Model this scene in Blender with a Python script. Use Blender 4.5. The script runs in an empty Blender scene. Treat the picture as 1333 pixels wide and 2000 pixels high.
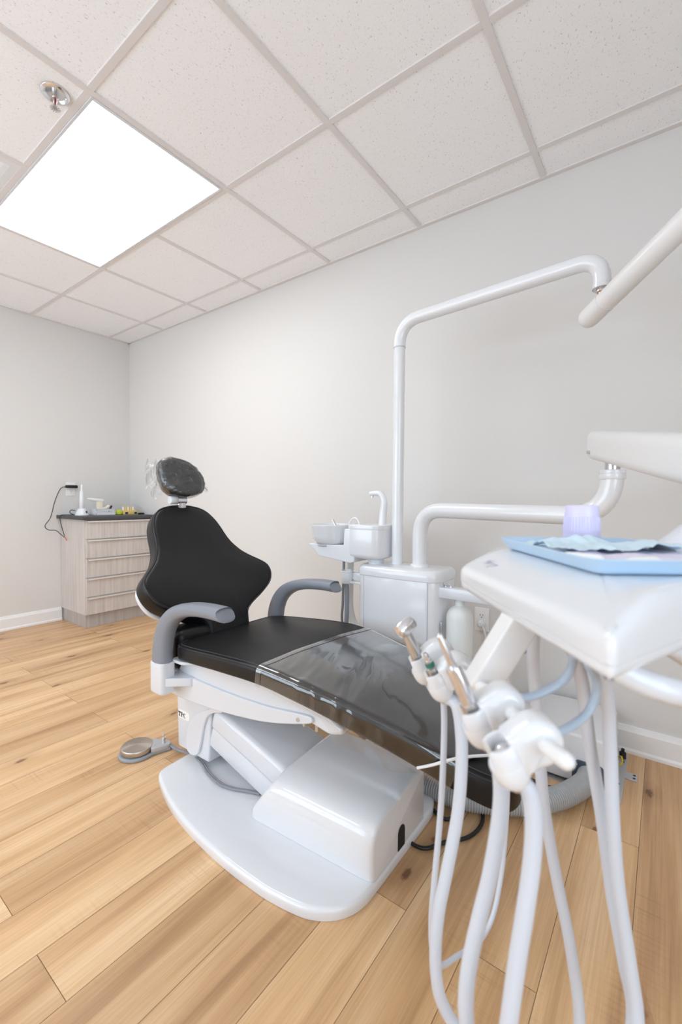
import bpy, bmesh, math, random
from mathutils import Vector, Matrix, noise
from mathutils.geometry import delaunay_2d_cdt
sc = bpy.context.scene
C = sc.collection
PI = math.pi
random.seed(7)

# ------------------------------------------------------------------ materials
def s2l(c):
    return tuple(((v/255+0.055)/1.055)**2.4 if v > 10.3 else v/255/12.92 for v in c)+(1,)

def new_mat(name):
    m = bpy.data.materials.new(name); m.use_nodes = True
    nt = m.node_tree; nt.nodes.clear()
    out = nt.nodes.new('ShaderNodeOutputMaterial')
    return m, nt, out

def N(nt, kind, **kw):
    n = nt.nodes.new(kind)
    for k, v in kw.items():
        if k == 'ins':
            for kk, vv in v.items():
                if hasattr(vv, 'is_linked') or hasattr(vv, 'links'): nt.links.new(vv, n.inputs[kk])
                else: n.inputs[kk].default_value = vv
        else: setattr(n, k, v)
    return n

def math_(nt, op, a, b=0.0, c=0.0):
    n = nt.nodes.new('ShaderNodeMath'); n.operation = op
    for i, v in enumerate((a, b, c)):
        if hasattr(v, 'links'): nt.links.new(v, n.inputs[i])
        else: n.inputs[i].default_value = v
    return n.outputs[0]

def mat(name, col, rough=.5, metal=0, coat=0, spec=.5, bump=0, bscale=200, vary=0, trans=0, sss=0):
    m, nt, out = new_mat(name)
    p = N(nt, 'ShaderNodeBsdfPrincipled')
    p.inputs['Base Color'].default_value = s2l(col)
    p.inputs['Roughness'].default_value = rough
    p.inputs['Metallic'].default_value = metal
    p.inputs['Coat Weight'].default_value = coat
    p.inputs['Coat Roughness'].default_value = .06
    p.inputs['Specular IOR Level'].default_value = spec
    p.inputs['Transmission Weight'].default_value = trans
    if bump or vary:
        tc = N(nt, 'ShaderNodeTexCoord')
        nz = N(nt, 'ShaderNodeTexNoise', ins={'Vector': tc.outputs['Object'], 'Scale': bscale, 'Detail': 4.0})
        if bump:
            b = N(nt, 'ShaderNodeBump', ins={'Height': nz.outputs['Fac'], 'Strength': bump, 'Distance': .002})
            nt.links.new(b.outputs['Normal'], p.inputs['Normal'])
        if vary:
            mx = N(nt, 'ShaderNodeMix', data_type='RGBA', ins={0: nz.outputs['Fac']})
            c = s2l(col)
            mx.inputs[6].default_value = tuple(v*(1-vary) for v in c[:3])+(1,)
            mx.inputs[7].default_value = tuple(min(1, v*(1+vary)) for v in c[:3])+(1,)
            nt.links.new(mx.outputs[2], p.inputs['Base Color'])
    nt.links.new(p.outputs['BSDF'], out.inputs['Surface'])
    return m

def film_mat(name, tint=.93, gain=1.7, rough=.05, bs=30, bstr=.25, milky=0.0):
    m, nt, out = new_mat(name)
    tc = N(nt, 'ShaderNodeTexCoord')
    nz = N(nt, 'ShaderNodeTexNoise', ins={'Vector': tc.outputs['Object'], 'Scale': float(bs), 'Detail': 3.0, 'Distortion': .6})
    b = N(nt, 'ShaderNodeBump', ins={'Height': nz.outputs['Fac'], 'Strength': bstr, 'Distance': .01})
    fr = N(nt, 'ShaderNodeFresnel', ins={'IOR': 1.5, 'Normal': b.outputs['Normal']})
    k = math_(nt, 'MINIMUM', math_(nt, 'MULTIPLY', fr.outputs[0], gain), 1.0)
    t = N(nt, 'ShaderNodeBsdfTransparent'); t.inputs[0].default_value = (tint, tint, tint, 1)
    g = N(nt, 'ShaderNodeBsdfGlossy', ins={'Roughness': rough, 'Normal': b.outputs['Normal']})
    base = t.outputs[0]
    if milky:
        d = N(nt, 'ShaderNodeBsdfDiffuse'); d.inputs[0].default_value = (.85, .86, .88, 1)
        mm = N(nt, 'ShaderNodeMixShader', ins={0: milky}); nt.links.new(base, mm.inputs[1]); nt.links.new(d.outputs[0], mm.inputs[2])
        base = mm.outputs[0]
    mx = N(nt, 'ShaderNodeMixShader', ins={0: k})
    nt.links.new(base, mx.inputs[1]); nt.links.new(g.outputs[0], mx.inputs[2])
    nt.links.new(mx.outputs[0], out.inputs['Surface'])
    return m

WHITE = mat('glossy_white_plastic', (226, 227, 230), .22, coat=.5)
WHITE2 = mat('white_painted_metal', (217, 219, 224), .28, coat=.4)
WARM = mat('ivory_white_plastic', (230, 229, 229), .35, coat=.2)
SATIN = mat('satin_white_plastic', (226, 228, 232), .45)
TRIM = mat('white_trim_paint', (236, 236, 236), .35)
VINYL = mat('black_vinyl', (15, 15, 17), .42, bump=.12, bscale=900, spec=.36)
PIPING = mat('black_vinyl_piping', (32, 32, 36), .35)
STITCH = mat('dark_stitch_thread', (58, 58, 64), .6)
GREYARM = mat('grey_armrest_rubber', (132, 136, 145), .45)
GREYHOSE = mat('pale_grey_silicone', (206, 210, 219), .4)
BLUETUBE = mat('blue_grey_tubing', (176, 190, 206), .35)
DARKHOSE = mat('grey_suction_tubing', (140, 142, 148), .4)
CORRU = mat('grey_corrugated_plastic', (168, 169, 170), .38)
CABLE = mat('black_cable_rubber', (24, 24, 26), .45)
CHROME = mat('chrome', (226, 226, 230), .13, metal=.88)
STEEL = mat('satin_steel', (204, 203, 204), .28, metal=.88)
BRASS = mat('brass', (190, 150, 105), .25, metal=1)
DARK = mat('dark_recess', (28, 28, 30), .6)
COUNTER = mat('charcoal_laminate', (68, 69, 72), .45, vary=.15, bscale=250)
BLUETRAY = mat('pale_blue_plastic', (184, 211, 234), .4)
LAV = mat('lavender_plastic', (214, 207, 237), .3)
LAVPAPER = mat('lavender_paper', (224, 219, 236), .8)
BIB = mat('pale_blue_paper', (204, 224, 234), .75, vary=.04, bscale=60)
BLUEPAPER = mat('blue_paper', (110, 160, 214), .7)
COTTON = mat('white_cotton', (244, 243, 240), .95, bump=.3, bscale=400)
BOTTLE = mat('translucent_white_bottle', (222, 224, 222), .4)
FOOTGREY = mat('grey_cast_metal', (150, 154, 158), .4)
GREEN = mat('green_gasket', (46, 120, 106), .4)
LIME = mat('lime_plastic', (196, 214, 60), .5)
YELLOW = mat('yellow_plastic', (224, 196, 120), .5)
CREAM = mat('cream_plastic', (226, 216, 196), .45)
NAVY = mat('navy_plastic', (44, 50, 84), .4)
ORANGE = mat('orange_tip', (220, 100, 60), .5)
INK = mat('dark_ink', (50, 52, 66), .5)
GREYINK = mat('pale_ink', (176, 172, 192), .5)
BADGE = mat('badge_white', (240, 240, 238), .25)
RED = mat('red_glass', (150, 40, 40), .2)
GALV = mat('zinc_plated_steel', (196, 198, 202), .4, metal=.5)
FILM = film_mat('clear_film', .955, 3.3, .10, 16, .03)
SKIRT = film_mat('clear_skirt_film', .97, .12, .08, 30, .10)
FILM2 = film_mat('clear_bag_film', .93, 2.4, .12, 38, .8, milky=.03)
SHIELD = film_mat('clear_lamp_shield', .97, .6, .05, 5, .0, milky=.12)

def wall_mat(name, col):
    m, nt, out = new_mat(name)
    geo = N(nt, 'ShaderNodeNewGeometry')
    nz = N(nt, 'ShaderNodeTexNoise', ins={'Vector': geo.outputs['Position'], 'Scale': 260.0, 'Detail': 5.0})
    b = N(nt, 'ShaderNodeBump', ins={'Height': nz.outputs['Fac'], 'Strength': .10, 'Distance': .002})
    p = N(nt, 'ShaderNodeBsdfPrincipled', ins={'Base Color': s2l(col), 'Roughness': .7, 'Normal': b.outputs['Normal'], 'Specular IOR Level': .2})
    nt.links.new(p.outputs[0], out.inputs[0]); return m
PAINT = wall_mat('wall_paint', (217, 215, 213))

def tile_mat():
    m, nt, out = new_mat('acoustic_tile')
    geo = N(nt, 'ShaderNodeNewGeometry')
    mp = N(nt, 'ShaderNodeMapping'); nt.links.new(geo.outputs['Position'], mp.inputs[0])
    mp.inputs['Scale'].default_value = (1.0, .45, 1); mp.inputs['Rotation'].default_value = (0, 0, .5)
    v = N(nt, 'ShaderNodeTexNoise', ins={'Vector': mp.outputs[0], 'Scale': 230.0, 'Detail': 2.0, 'Roughness': .6})
    r = N(nt, 'ShaderNodeValToRGB', ins={'Fac': v.outputs['Fac']})
    r.color_ramp.elements[0].position = .25; r.color_ramp.elements[0].color = (.56, .56, .57, 1)
    r.color_ramp.elements[1].position = .37; r.color_ramp.elements[1].color = s2l((245, 246, 249))
    b = N(nt, 'ShaderNodeBump', ins={'Height': v.outputs['Fac'], 'Strength': .25, 'Distance': .004})
    p = N(nt, 'ShaderNodeBsdfPrincipled', ins={'Base Color': r.outputs[0], 'Roughness': .9, 'Normal': b.outputs['Normal'], 'Specular IOR Level': .1})
    nt.links.new(p.outputs[0], out.inputs[0]); return m
TILE = tile_mat()
GRID = mat('ceiling_grid_paint', (222, 218, 218), .5)

def wood_mat():
    m, nt, out = new_mat('oak_plank_floor')
    geo = N(nt, 'ShaderNodeNewGeometry')
    at = N(nt, 'ShaderNodeAttribute', attribute_name='plank')
    sep = N(nt, 'ShaderNodeSeparateXYZ'); nt.links.new(geo.outputs['Position'], sep.inputs[0])
    x, y = sep.outputs[0], sep.outputs[1]; h = at.outputs['Fac']
    def vec(sx, sy, sh, oy=0.0):
        cv = N(nt, 'ShaderNodeCombineXYZ')
        nt.links.new(math_(nt, 'MULTIPLY', x, sx), cv.inputs[0])
        nt.links.new(math_(nt, 'ADD', math_(nt, 'MULTIPLY', y, sy), math_(nt, 'MULTIPLY', h, 31.0)), cv.inputs[1])
        nt.links.new(math_(nt, 'MULTIPLY', h, sh), cv.inputs[2]); return cv.outputs[0]
    broad = N(nt, 'ShaderNodeTexNoise', ins={'Vector': vec(14.0, .9, 57.0), 'Scale': 1.0, 'Detail': 3.0, 'Distortion': .35})
    grain = N(nt, 'ShaderNodeTexNoise', ins={'Vector': vec(190.0, 3.6, 91.0), 'Scale': 1.0, 'Detail': 6.0, 'Roughness': .7, 'Distortion': .5})
    saw = N(nt, 'ShaderNodeTexNoise', ins={'Vector': vec(6.0, 130.0, 13.0), 'Scale': 1.0, 'Detail': 2.0})
    sawm = N(nt, 'ShaderNodeTexNoise', ins={'Vector': vec(7.0, 2.2, 71.0), 'Scale': 1.0, 'Detail': 1.0})
    ramp = N(nt, 'ShaderNodeValToRGB', ins={'Fac': broad.outputs['Fac']})
    e = ramp.color_ramp.elements
    e[0].position = .24; e[0].color = s2l((174, 132, 92))
    e[1].position = .76; e[1].color = s2l((230, 195, 154))
    e2 = ramp.color_ramp.elements.new(.47); e2.color = s2l((211, 169, 124))
    # per-plank tone
    wn = N(nt, 'ShaderNodeTexWhiteNoise', noise_dimensions='1D'); nt.links.new(h, wn.inputs['W'])
    tone = math_(nt, 'ADD', math_(nt, 'MULTIPLY', wn.outputs['Value'], .24), .86)
    g2 = math_(nt, 'ADD', math_(nt, 'MULTIPLY', grain.outputs['Fac'], .80), .60)
    s2 = math_(nt, 'SUBTRACT', 1.0, math_(nt, 'MULTIPLY', math_(nt, 'MULTIPLY',
            math_(nt, 'MAXIMUM', math_(nt, 'SUBTRACT', saw.outputs['Fac'], .5), 0.0),
            math_(nt, 'MAXIMUM', math_(nt, 'SUBTRACT', sawm.outputs['Fac'], .52), 0.0)), 4.0))
    k = math_(nt, 'MULTIPLY', math_(nt, 'MULTIPLY', tone, g2), s2)
    # knots: few, elongated along the plank
    vo = N(nt, 'ShaderNodeTexVoronoi', voronoi_dimensions='2D', ins={'Vector': vec(7.5, 3.4, 3.0), 'Scale': 1.0, 'Randomness': 1.0})
    kn_ = N(nt, 'ShaderNodeTexNoise', ins={'Vector': vec(40.0, 12.0, 17.0), 'Scale': 1.0, 'Detail': 4.0, 'Roughness': .7})
    wob = math_(nt, 'ADD', vo.outputs['Distance'], math_(nt, 'MULTIPLY', math_(nt, 'SUBTRACT', kn_.outputs['Fac'], .5), .30))
    vsep = N(nt, 'ShaderNodeSeparateColor'); nt.links.new(vo.outputs['Color'], vsep.inputs[0])
    pick = math_(nt, 'GREATER_THAN', vsep.outputs[0], .80)
    core = math_(nt, 'MULTIPLY', pick, math_(nt, 'MAXIMUM', math_(nt, 'SUBTRACT', 1.0, math_(nt, 'MULTIPLY', wob, 10.0)), 0.0))
    halo = math_(nt, 'MULTIPLY', pick, math_(nt, 'MAXIMUM', math_(nt, 'SUBTRACT', 1.0, math_(nt, 'MULTIPLY', wob, 3.0)), 0.0))
    k2 = math_(nt, 'MULTIPLY', k, math_(nt, 'SUBTRACT', 1.0, math_(nt, 'MINIMUM', math_(nt, 'ADD', math_(nt, 'MULTIPLY', core, .9), math_(nt, 'MULTIPLY', halo, .30)), .74)))
    mul = N(nt, 'ShaderNodeMix', data_type='RGBA', blend_type='MULTIPLY', ins={0: 1.0})
    nt.links.new(ramp.outputs[0], mul.inputs[6])
    cc = N(nt, 'ShaderNodeCombineColor')
    for i, pw_ in enumerate((.82, 1.0, 1.12)): nt.links.new(math_(nt, 'POWER', k2, pw_), cc.inputs[i])
    nt.links.new(cc.outputs[0], mul.inputs[7])
    b = N(nt, 'ShaderNodeBump', ins={'Height': grain.outputs['Fac'], 'Strength': .12, 'Distance': .002})
    p = N(nt, 'ShaderNodeBsdfPrincipled', ins={'Base Color': mul.outputs[2], 'Roughness': .36, 'Normal': b.outputs['Normal'], 'Specular IOR Level': .45})
    nt.links.new(p.outputs[0], out.inputs[0]); return m
WOOD = wood_mat()
SEAM = mat('plank_seam', (104, 74, 48), .7)

def laminate(name, c0, c1, axis=2):
    m, nt, out = new_mat(name)
    tc = N(nt, 'ShaderNodeNewGeometry')
    mp = N(nt, 'ShaderNodeMapping'); nt.links.new(tc.outputs['Position'], mp.inputs[0])
    mp.inputs['Scale'].default_value = (60, 60, 2.2)
    a = N(nt, 'ShaderNodeTexNoise', ins={'Vector': mp.outputs[0], 'Scale': 1.0, 'Detail': 5.0, 'Roughness': .7})
    r = N(nt, 'ShaderNodeValToRGB', ins={'Fac': a.outputs['Fac']})
    r.color_ramp.elements[0].position = .3; r.color_ramp.elements[0].color = s2l(c0)
    r.color_ramp.elements[1].position = .7; r.color_ramp.elements[1].color = s2l(c1)
    p = N(nt, 'ShaderNodeBsdfPrincipled', ins={'Base Color': r.outputs[0], 'Roughness': .5})
    nt.links.new(p.outputs[0], out.inputs[0]); return m
LAM = laminate('pale_ash_laminate', (188, 180, 175), (216, 210, 206))
LAM2 = laminate('grey_ash_laminate', (164, 158, 155), (192, 186, 183))

def brushed_disc():
    m, nt, out = new_mat('spun_steel')
    tc = N(nt, 'ShaderNodeTexCoord')
    p = N(nt, 'ShaderNodeBsdfPrincipled', ins={'Base Color': s2l((196, 186, 176)), 'Metallic': 1.0, 'Roughness': .3, 'Anisotropic': .8})
    tg = N(nt, 'ShaderNodeTangent', direction_type='RADIAL', axis='Z')
    nt.links.new(tg.outputs[0], p.inputs['Tangent'])
    nt.links.new(p.outputs[0], out.inputs[0]); return m
SPUN = brushed_disc()

def emit(name, col, s):
    m, nt, out = new_mat(name)
    e = N(nt, 'ShaderNodeEmission', ins={'Color': col, 'Strength': s})
    nt.links.new(e.outputs[0], out.inputs[0]); return m

# ------------------------------------------------------------------ mesh helpers
class MB:
    def __init__(s): s.v = []; s.f = []; s.flat = set()
    def add(s, vs, fs):
        o = len(s.v); s.v += [tuple(p) for p in vs]; s.f += [tuple(i+o for i in f) for f in fs]; return s
    def box(s, x0, x1, y0, y1, z0, z1, b=0, seg=2):
        bm = bmesh.new(); bmesh.ops.create_cube(bm, size=1)
        for v in bm.verts:
            v.co = Vector(((x0+x1)/2+v.co.x*(x1-x0), (y0+y1)/2+v.co.y*(y1-y0), (z0+z1)/2+v.co.z*(z1-z0)))
        if b: bmesh.ops.bevel(bm, geom=bm.edges[:]+bm.verts[:], offset=b, segments=seg, profile=.5, affect='EDGES')
        bm.verts.index_update()
        s.add([v.co.copy() for v in bm.verts], [[v.index for v in f.verts] for f in bm.faces]); bm.free(); return s
    def obox(s, c, ex, ey, ez, sx, sy, sz, b=0, seg=2):
        o = len(s.v); s.box(-sx/2, sx/2, -sy/2, sy/2, -sz/2, sz/2, b, seg)
        c = Vector(c); ex, ey, ez = Vector(ex), Vector(ey), Vector(ez)
        for i in range(o, len(s.v)):
            p = s.v[i]; s.v[i] = tuple(c+ex*p[0]+ey*p[1]+ez*p[2])
        return s
    def tube(s, path, r, n=14, cap=True, sx=1.0, up=None, rnd=False):
        P = [Vector(p) for p in path]; m = len(P)
        R = r if isinstance(r, (list, tuple)) else [r]*m
        if rnd:   # rounded ends
            nP, nR = [], []
            t0 = (P[0]-P[1]).normalized(); t1 = (P[-1]-P[-2]).normalized()
            for a in (90, 70, 45, 20):
                nP.append(P[0]+t0*R[0]*math.sin(math.radians(a))); nR.append(max(R[0]*math.cos(math.radians(a)), 1e-4))
            nP += P; nR += list(R)
            for a in (20, 45, 70, 90):
                nP.append(P[-1]+t1*R[-1]*math.sin(math.radians(a))); nR.append(max(R[-1]*math.cos(math.radians(a)), 1e-4))
            P, R, m = nP, nR, len(nP)
        T = []
        for i in range(m):
            a = P[max(i-1, 0)]; b = P[min(i+1, m-1)]; t = (b-a)
            T.append(t.normalized() if t.length > 1e-9 else Vector((0, 0, 1)))
        u = Vector(up) if up else (Vector((0, 0, 1)) if abs(T[0].z) < .9 else Vector((1, 0, 0)))
        vs = []; fs = []
        nrm = (u-T[0]*u.dot(T[0])).normalized()
        for i in range(m):
            if up: nrm = (Vector(up)-T[i]*Vector(up).dot(T[i])).normalized()
            else:
                nrm = nrm-T[i]*nrm.dot(T[i])
                nrm = nrm.normalized() if nrm.length > 1e-6 else T[i].orthogonal().normalized()
            bn = T[i].cross(nrm)
            for k in range(n):
                a = 2*PI*k/n
                vs.append(P[i]+nrm*math.cos(a)*R[i]*sx+bn*math.sin(a)*R[i])
        for i in range(m-1):
            for k in range(n):
                fs.append((i*n+k, i*n+(k+1) % n, (i+1)*n+(k+1) % n, (i+1)*n+k))
        if cap:
            fs.append(tuple(range(n))[::-1]); fs.append(tuple((m-1)*n+k for k in range(n)))
        return s.add(vs, fs)
    def lathe(s, prof, c=(0, 0, 0), ax=(0, 0, 1), n=28, sx=1.0, sy=1.0, capb=True, capt=True):
        ax = Vector(ax).normalized(); u = Vector((1, 0, 0)) if abs(ax.x) < .9 else Vector((0, 1, 0))
        u = (u-ax*u.dot(ax)).normalized(); w = ax.cross(u); c = Vector(c)
        vs = []; fs = []
        for (r, h) in prof:
            for k in range(n):
                a = 2*PI*k/n; vs.append(c+ax*h+u*math.cos(a)*r*sx+w*math.sin(a)*r*sy)
        m = len(prof)
        for i in range(m-1):
            for k in range(n): fs.append((i*n+k, i*n+(k+1) % n, (i+1)*n+(k+1) % n, (i+1)*n+k))
        if capb: fs.append(tuple(range(n))[::-1])
        if capt: fs.append(tuple((m-1)*n+k for k in range(n)))
        return s.add(vs, fs)
    def cushion(s, out, T, r, fn, kn=4, seg=4, rb=None):
        """closed outline (2-D), thickness T, edge radius r (top) / rb (bottom); fn(x, y, h, k) -> xyz, k = 0 rim .. 1 centre"""
        rb = r if rb is None else rb
        n = len(out); A = sum(out[i][0]*out[(i+1) % n][1]-out[(i+1) % n][0]*out[i][1] for i in range(n))
        if A < 0: out = out[::-1]
        nr = []
        for i in range(n):
            a, b = Vector(out[i-1]), Vector(out[(i+1) % n]); t = (b-a)
            t = t.normalized() if t.length > 1e-9 else Vector((1, 0)); nr.append(Vector((-t.y, t.x)))
        cx = sum(p[0] for p in out)/n; cy = sum(p[1] for p in out)/n
        rings = []
        def ins(d): return [(out[i][0]+nr[i].x*d, out[i][1]+nr[i].y*d) for i in range(n)]
        def scl(base, q): return [(cx+(p[0]-cx)*q, cy+(p[1]-cy)*q) for p in base]
        bot = ins(rb); top = ins(r)
        for j in range(kn, 0, -1): rings.append((scl(bot, 1-j/(kn+1)), 0.0, j/(kn+1)))
        for j in range(seg+1):
            a = PI/2*j/seg; rings.append((ins(rb*(1-math.sin(a))), rb*(1-math.cos(a)), 0.0))
        for j in range(seg+1):
            a = PI/2*j/seg; rings.append((ins(r*(1-math.cos(a))), T-r*(1-math.sin(a)), 0.0))
        for j in range(1, kn+1): rings.append((scl(top, 1-j/(kn+1)), T, j/(kn+1)))
        if kn == 0:
            rings = [q for q in rings if q[2] == 0.0]
            cd = delaunay_2d_cdt([Vector((p[0], p[1])) for p in out], [], [list(range(n))], 1, 1e-7)
            tri = [[cd[3][i][0] for i in f] for f in cd[2] if all(cd[3][i] for i in f)]
        vs = []; fs = []
        for pts, h, k in rings:
            for p in pts: vs.append(fn(p[0], p[1], h, k))
        m = len(rings)
        for i in range(m-1):
            for k in range(n): fs.append((i*n+k, i*n+(k+1) % n, (i+1)*n+(k+1) % n, (i+1)*n+k))
        if kn == 0:
            q = len(s.f)+len(fs)
            for a, b, c in tri: fs.append((c, b, a)); fs.append(((m-1)*n+a, (m-1)*n+b, (m-1)*n+c))
            s.flat |= set(range(q, q+2*len(tri)))
            return s.add(vs, fs)
        cb = len(vs); vs.append(fn(cx, cy, 0.0, 1.0)); vs.append(fn(cx, cy, T, 1.0))
        for k in range(n):
            fs.append((cb, (k+1) % n, k)); fs.append((cb+1, (m-1)*n+k, (m-1)*n+(k+1) % n))
        return s.add(vs, fs)
    def grid(s, nu, nv, fn):
        vs = [fn(i/(nu-1), j/(nv-1)) for i in range(nu) for j in range(nv)]
        fs = [(i*nv+j, (i+1)*nv+j, (i+1)*nv+j+1, i*nv+j+1) for i in range(nu-1) for j in range(nv-1)]
        return s.add(vs, fs)

WL = {}
def obj(name, mb, m, parent=None, sharp=40, smooth=True):
    xs = [p[0] for p in mb.v]; ys = [p[1] for p in mb.v]; zs = [p[2] for p in mb.v]
    base = Vector(((min(xs)+max(xs))/2, (min(ys)+max(ys))/2, min(zs)))
    me = bpy.data.meshes.new(name)
    me.from_pydata([(p[0]-base.x, p[1]-base.y, p[2]-base.z) for p in mb.v], [], mb.f)
    bm = bmesh.new(); bm.from_mesh(me)
    bmesh.ops.recalc_face_normals(bm, faces=bm.faces[:]); bm.to_mesh(me); bm.free()
    me.materials.append(m)
    if smooth:
        me.shade_smooth()
        me.set_sharp_from_angle(angle=math.radians(sharp))
        for i in mb.flat: me.polygons[i].use_smooth = False
    o = bpy.data.objects.new(name, me); C.objects.link(o)
    WL[o.name] = base
    if parent: o.parent = parent; o.location = base-WL[parent.name]
    else: o.location = base
    return o

def thing(name, label, cat, loc, group=None):
    o = bpy.data.objects.new(name, None); C.objects.link(o); o.empty_display_size = .05
    o.location = loc; WL[o.name] = Vector(loc); o['label'] = label; o['category'] = cat
    if group: o['group'] = group
    return o
def tag(o, label, cat, group=None, kind=None):
    o['label'] = label; o['category'] = cat
    if group: o['group'] = group
    if kind: o['kind'] = kind
    return o
def struct(name, mb, m, **kw):
    o = obj(name, mb, m, **kw); o['kind'] = 'structure'; return o

def spline(pts, n=8, closed=False):
    P = [Vector(p) for p in pts]; out = []; m = len(P)
    for i in range(m if closed else m-1):
        if closed: a, b, c, d = P[i-1], P[i], P[(i+1) % m], P[(i+2) % m]
        else: a, b, c, d = P[max(i-1, 0)], P[i], P[i+1], P[min(i+2, m-1)]
        for j in range(n):
            t = j/n
            out.append(.5*((2*b)+(c-a)*t+(2*a-5*b+4*c-d)*t*t+(3*b-3*c+d-a)*t*t*t))
    if not closed: out.append(P[-1])
    return out
def bend(pts, rad, seg=8):
    """polyline with filleted corners"""
    P = [Vector(p) for p in pts]; out = [P[0]]
    for i in range(1, len(P)-1):
        r = rad[i-1] if isinstance(rad, (list, tuple)) else rad
        d0 = (P[i-1]-P[i]).normalized(); d1 = (P[i+1]-P[i]).normalized()
        a = P[i]+d0*r; b = P[i]+d1*r
        for j in range(seg+1):
            t = j/seg; out.append(a*(1-t)**2+P[i]*2*t*(1-t)+b*t*t)
    out.append(P[-1]); return out
def rpoly(pts, rad, seg=5):
    """closed 2-D polygon with rounded corners"""
    out = []; n = len(pts)
    for i in range(n):
        p = Vector(pts[i]); r = rad[i] if isinstance(rad, (list, tuple)) else rad
        d0 = Vector(pts[i-1])-p; d1 = Vector(pts[(i+1) % n])-p
        q = min(r, d0.length*.49, d1.length*.49); a = p+d0.normalized()*q; b = p+d1.normalized()*q
        for j in range(seg+1):
            t = j/seg; out.append(tuple(a*(1-t)**2+p*2*t*(1-t)+b*t*t))
    return out
def dens(poly, step):
    out = []; n = len(poly)
    for i in range(n):
        a, b = Vector(poly[i]), Vector(poly[(i+1) % n]); m = max(1, int((b-a).length/step))
        for j in range(m): out.append(tuple(a+(b-a)*(j/m)))
    return out
def lerp_tab(tab, x):
    if x <= tab[0][0]: return tab[0][1]
    for (a, va), (b, vb) in zip(tab, tab[1:]):
        if x <= b:
            t = (x-a)/(b-a); return va+(vb-va)*t
    return tab[-1][1]
def sm(t): t = max(0., min(1., t)); return t*t*(3-2*t)

# ------------------------------------------------------------------ room
XL, YB, ZC = -4.1025, 2.1622, 2.4882
XR, YF = 1.45, -1.75
GX, R0, TS = -.4732, .1948, .6096
gx = lambda k: GX-TS*k
gy = lambda r: YB-R0-TS*r

# floor: planks 0.154 x 1.2 m in running bond, one mesh
mb = MB(); pr = []
pw = .1544
k = -10
while -.04-pw*k > XL:
    x1 = -.04-pw*k; x0 = x1-pw
    y = (.97 if k % 2 else .37)-1.2*3
    while y < YB:
        a, b = max(y, YF), min(y+1.2, YB); c, d = max(x0, XL), min(x1, XR)
        if b > a+.01 and d > c+.005:
            g = .0006
            mb.add([(c+g, a+g, 0), (d-g, a+g, 0), (d-g, b-g, 0), (c+g, b-g, 0)], [(0, 1, 2, 3)])
            pr.append(random.random())
        y += 1.2
    k += 1
nf = len(mb.f)
mb.add([(XL, YF, -.0015), (XR, YF, -.0015), (XR, YB, -.0015), (XL, YB, -.0015)], [(0, 1, 2, 3)])
mb.box(XL-.1, XR+.1, YF-.1, YB+.1, -.1, -.002)
fl = struct('floor', mb, WOOD, smooth=False)
fl.data.materials.append(SEAM)
for i, p in enumerate(fl.data.polygons): p.material_index = 0 if i < nf else 1
at = fl.data.attributes.new('plank', 'FLOAT', 'FACE')
at.data.foreach_set('value', pr+[0.0]*(len(fl.data.polygons)-nf))

struct('wall_back', MB().box(XL-.1, XR+.1, YB, YB+.1, 0, ZC+.1), PAINT, smooth=False)
struct('wall_left', MB().box(XL-.1, XL, YF, YB, 0, ZC+.1), PAINT, smooth=False)
ry0, ry1, rz0, rz1 = -1.55, .25, .55, 2.25
w = MB(); w.box(XR, XR+.1, YF, ry0, 0, ZC+.1); w.box(XR, XR+.1, ry1, YB, 0, ZC+.1); w.box(XR, XR+.1, ry0, ry1, 0, rz0); w.box(XR, XR+.1, ry0, ry1, rz1, ZC+.1)
struct('wall_right', w, PAINT, smooth=False)
w = MB()
for i in range(3):
    yy = ry0+(ry1-ry0)*i/2; w.box(XR+.02, XR+.08, yy-.025, yy+.025, rz0, rz1, .004)
for zz in (rz0+.025, rz1-.025, (rz0+rz1)/2): w.box(XR+.025, XR+.075, ry0, ry1, zz-.025, zz+.025, .004)
struct('added_window_2', w, TRIM)  # unseen window, added in the right wall to supply side light
# front wall behind the photographer, with a wide unseen window opening added to let in daylight
w = MB()
wx0, wx1, wz0, wz1 = -3.7, -.7, .45, 1.95
w.box(XL-.1, wx0, YF-.1, YF, 0, ZC+.1); w.box(wx1, XR+.1, YF-.1, YF, 0, ZC+.1)
w.box(wx0, wx1, YF-.1, YF, 0, wz0); w.box(wx0, wx1, YF-.1, YF, wz1, ZC+.1)
struct('wall_front', w, PAINT, smooth=False)
w = MB()
for i in range(4):
    xx = wx0+(wx1-wx0)*i/3; w.box(xx-.025, xx+.025, YF-.08, YF-.02, wz0, wz1, .004)
for zz in (wz0+.025, wz1-.025, (wz0+wz1)/2): w.box(wx0, wx1, YF-.075, YF-.025, zz-.025, zz+.025, .004)
struct('added_window_1', w, TRIM)

# suspended ceiling: tiles (one sheet) and the T-bar grid
struct('ceiling', MB().box(XL-.1, XR+.1, YF-.1, YB+.1, ZC+.006, ZC+.1), TILE, smooth=False)
g = MB(); hw = .0125
k = -4
while gx(k) > XL:
    if gx(k) < XR: g.box(gx(k)-hw, gx(k)+hw, YF, YB, ZC, ZC+.008, .0012, 1)
    k += 1
r = 0
while gy(r) > YF:
    g.box(XL, XR, gy(r)-hw, gy(r)+hw, ZC+.0006, ZC+.008, .0012, 1); r += 1
struct('trim_1', g, GRID)
g = MB()
g.box(XL, XR, YB-.022, YB, ZC-.001, ZC+.008, .001, 1); g.box(XL, XL+.022, YF, YB, ZC-.001, ZC+.008, .001, 1)
struct('trim_2', g, GRID)

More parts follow.
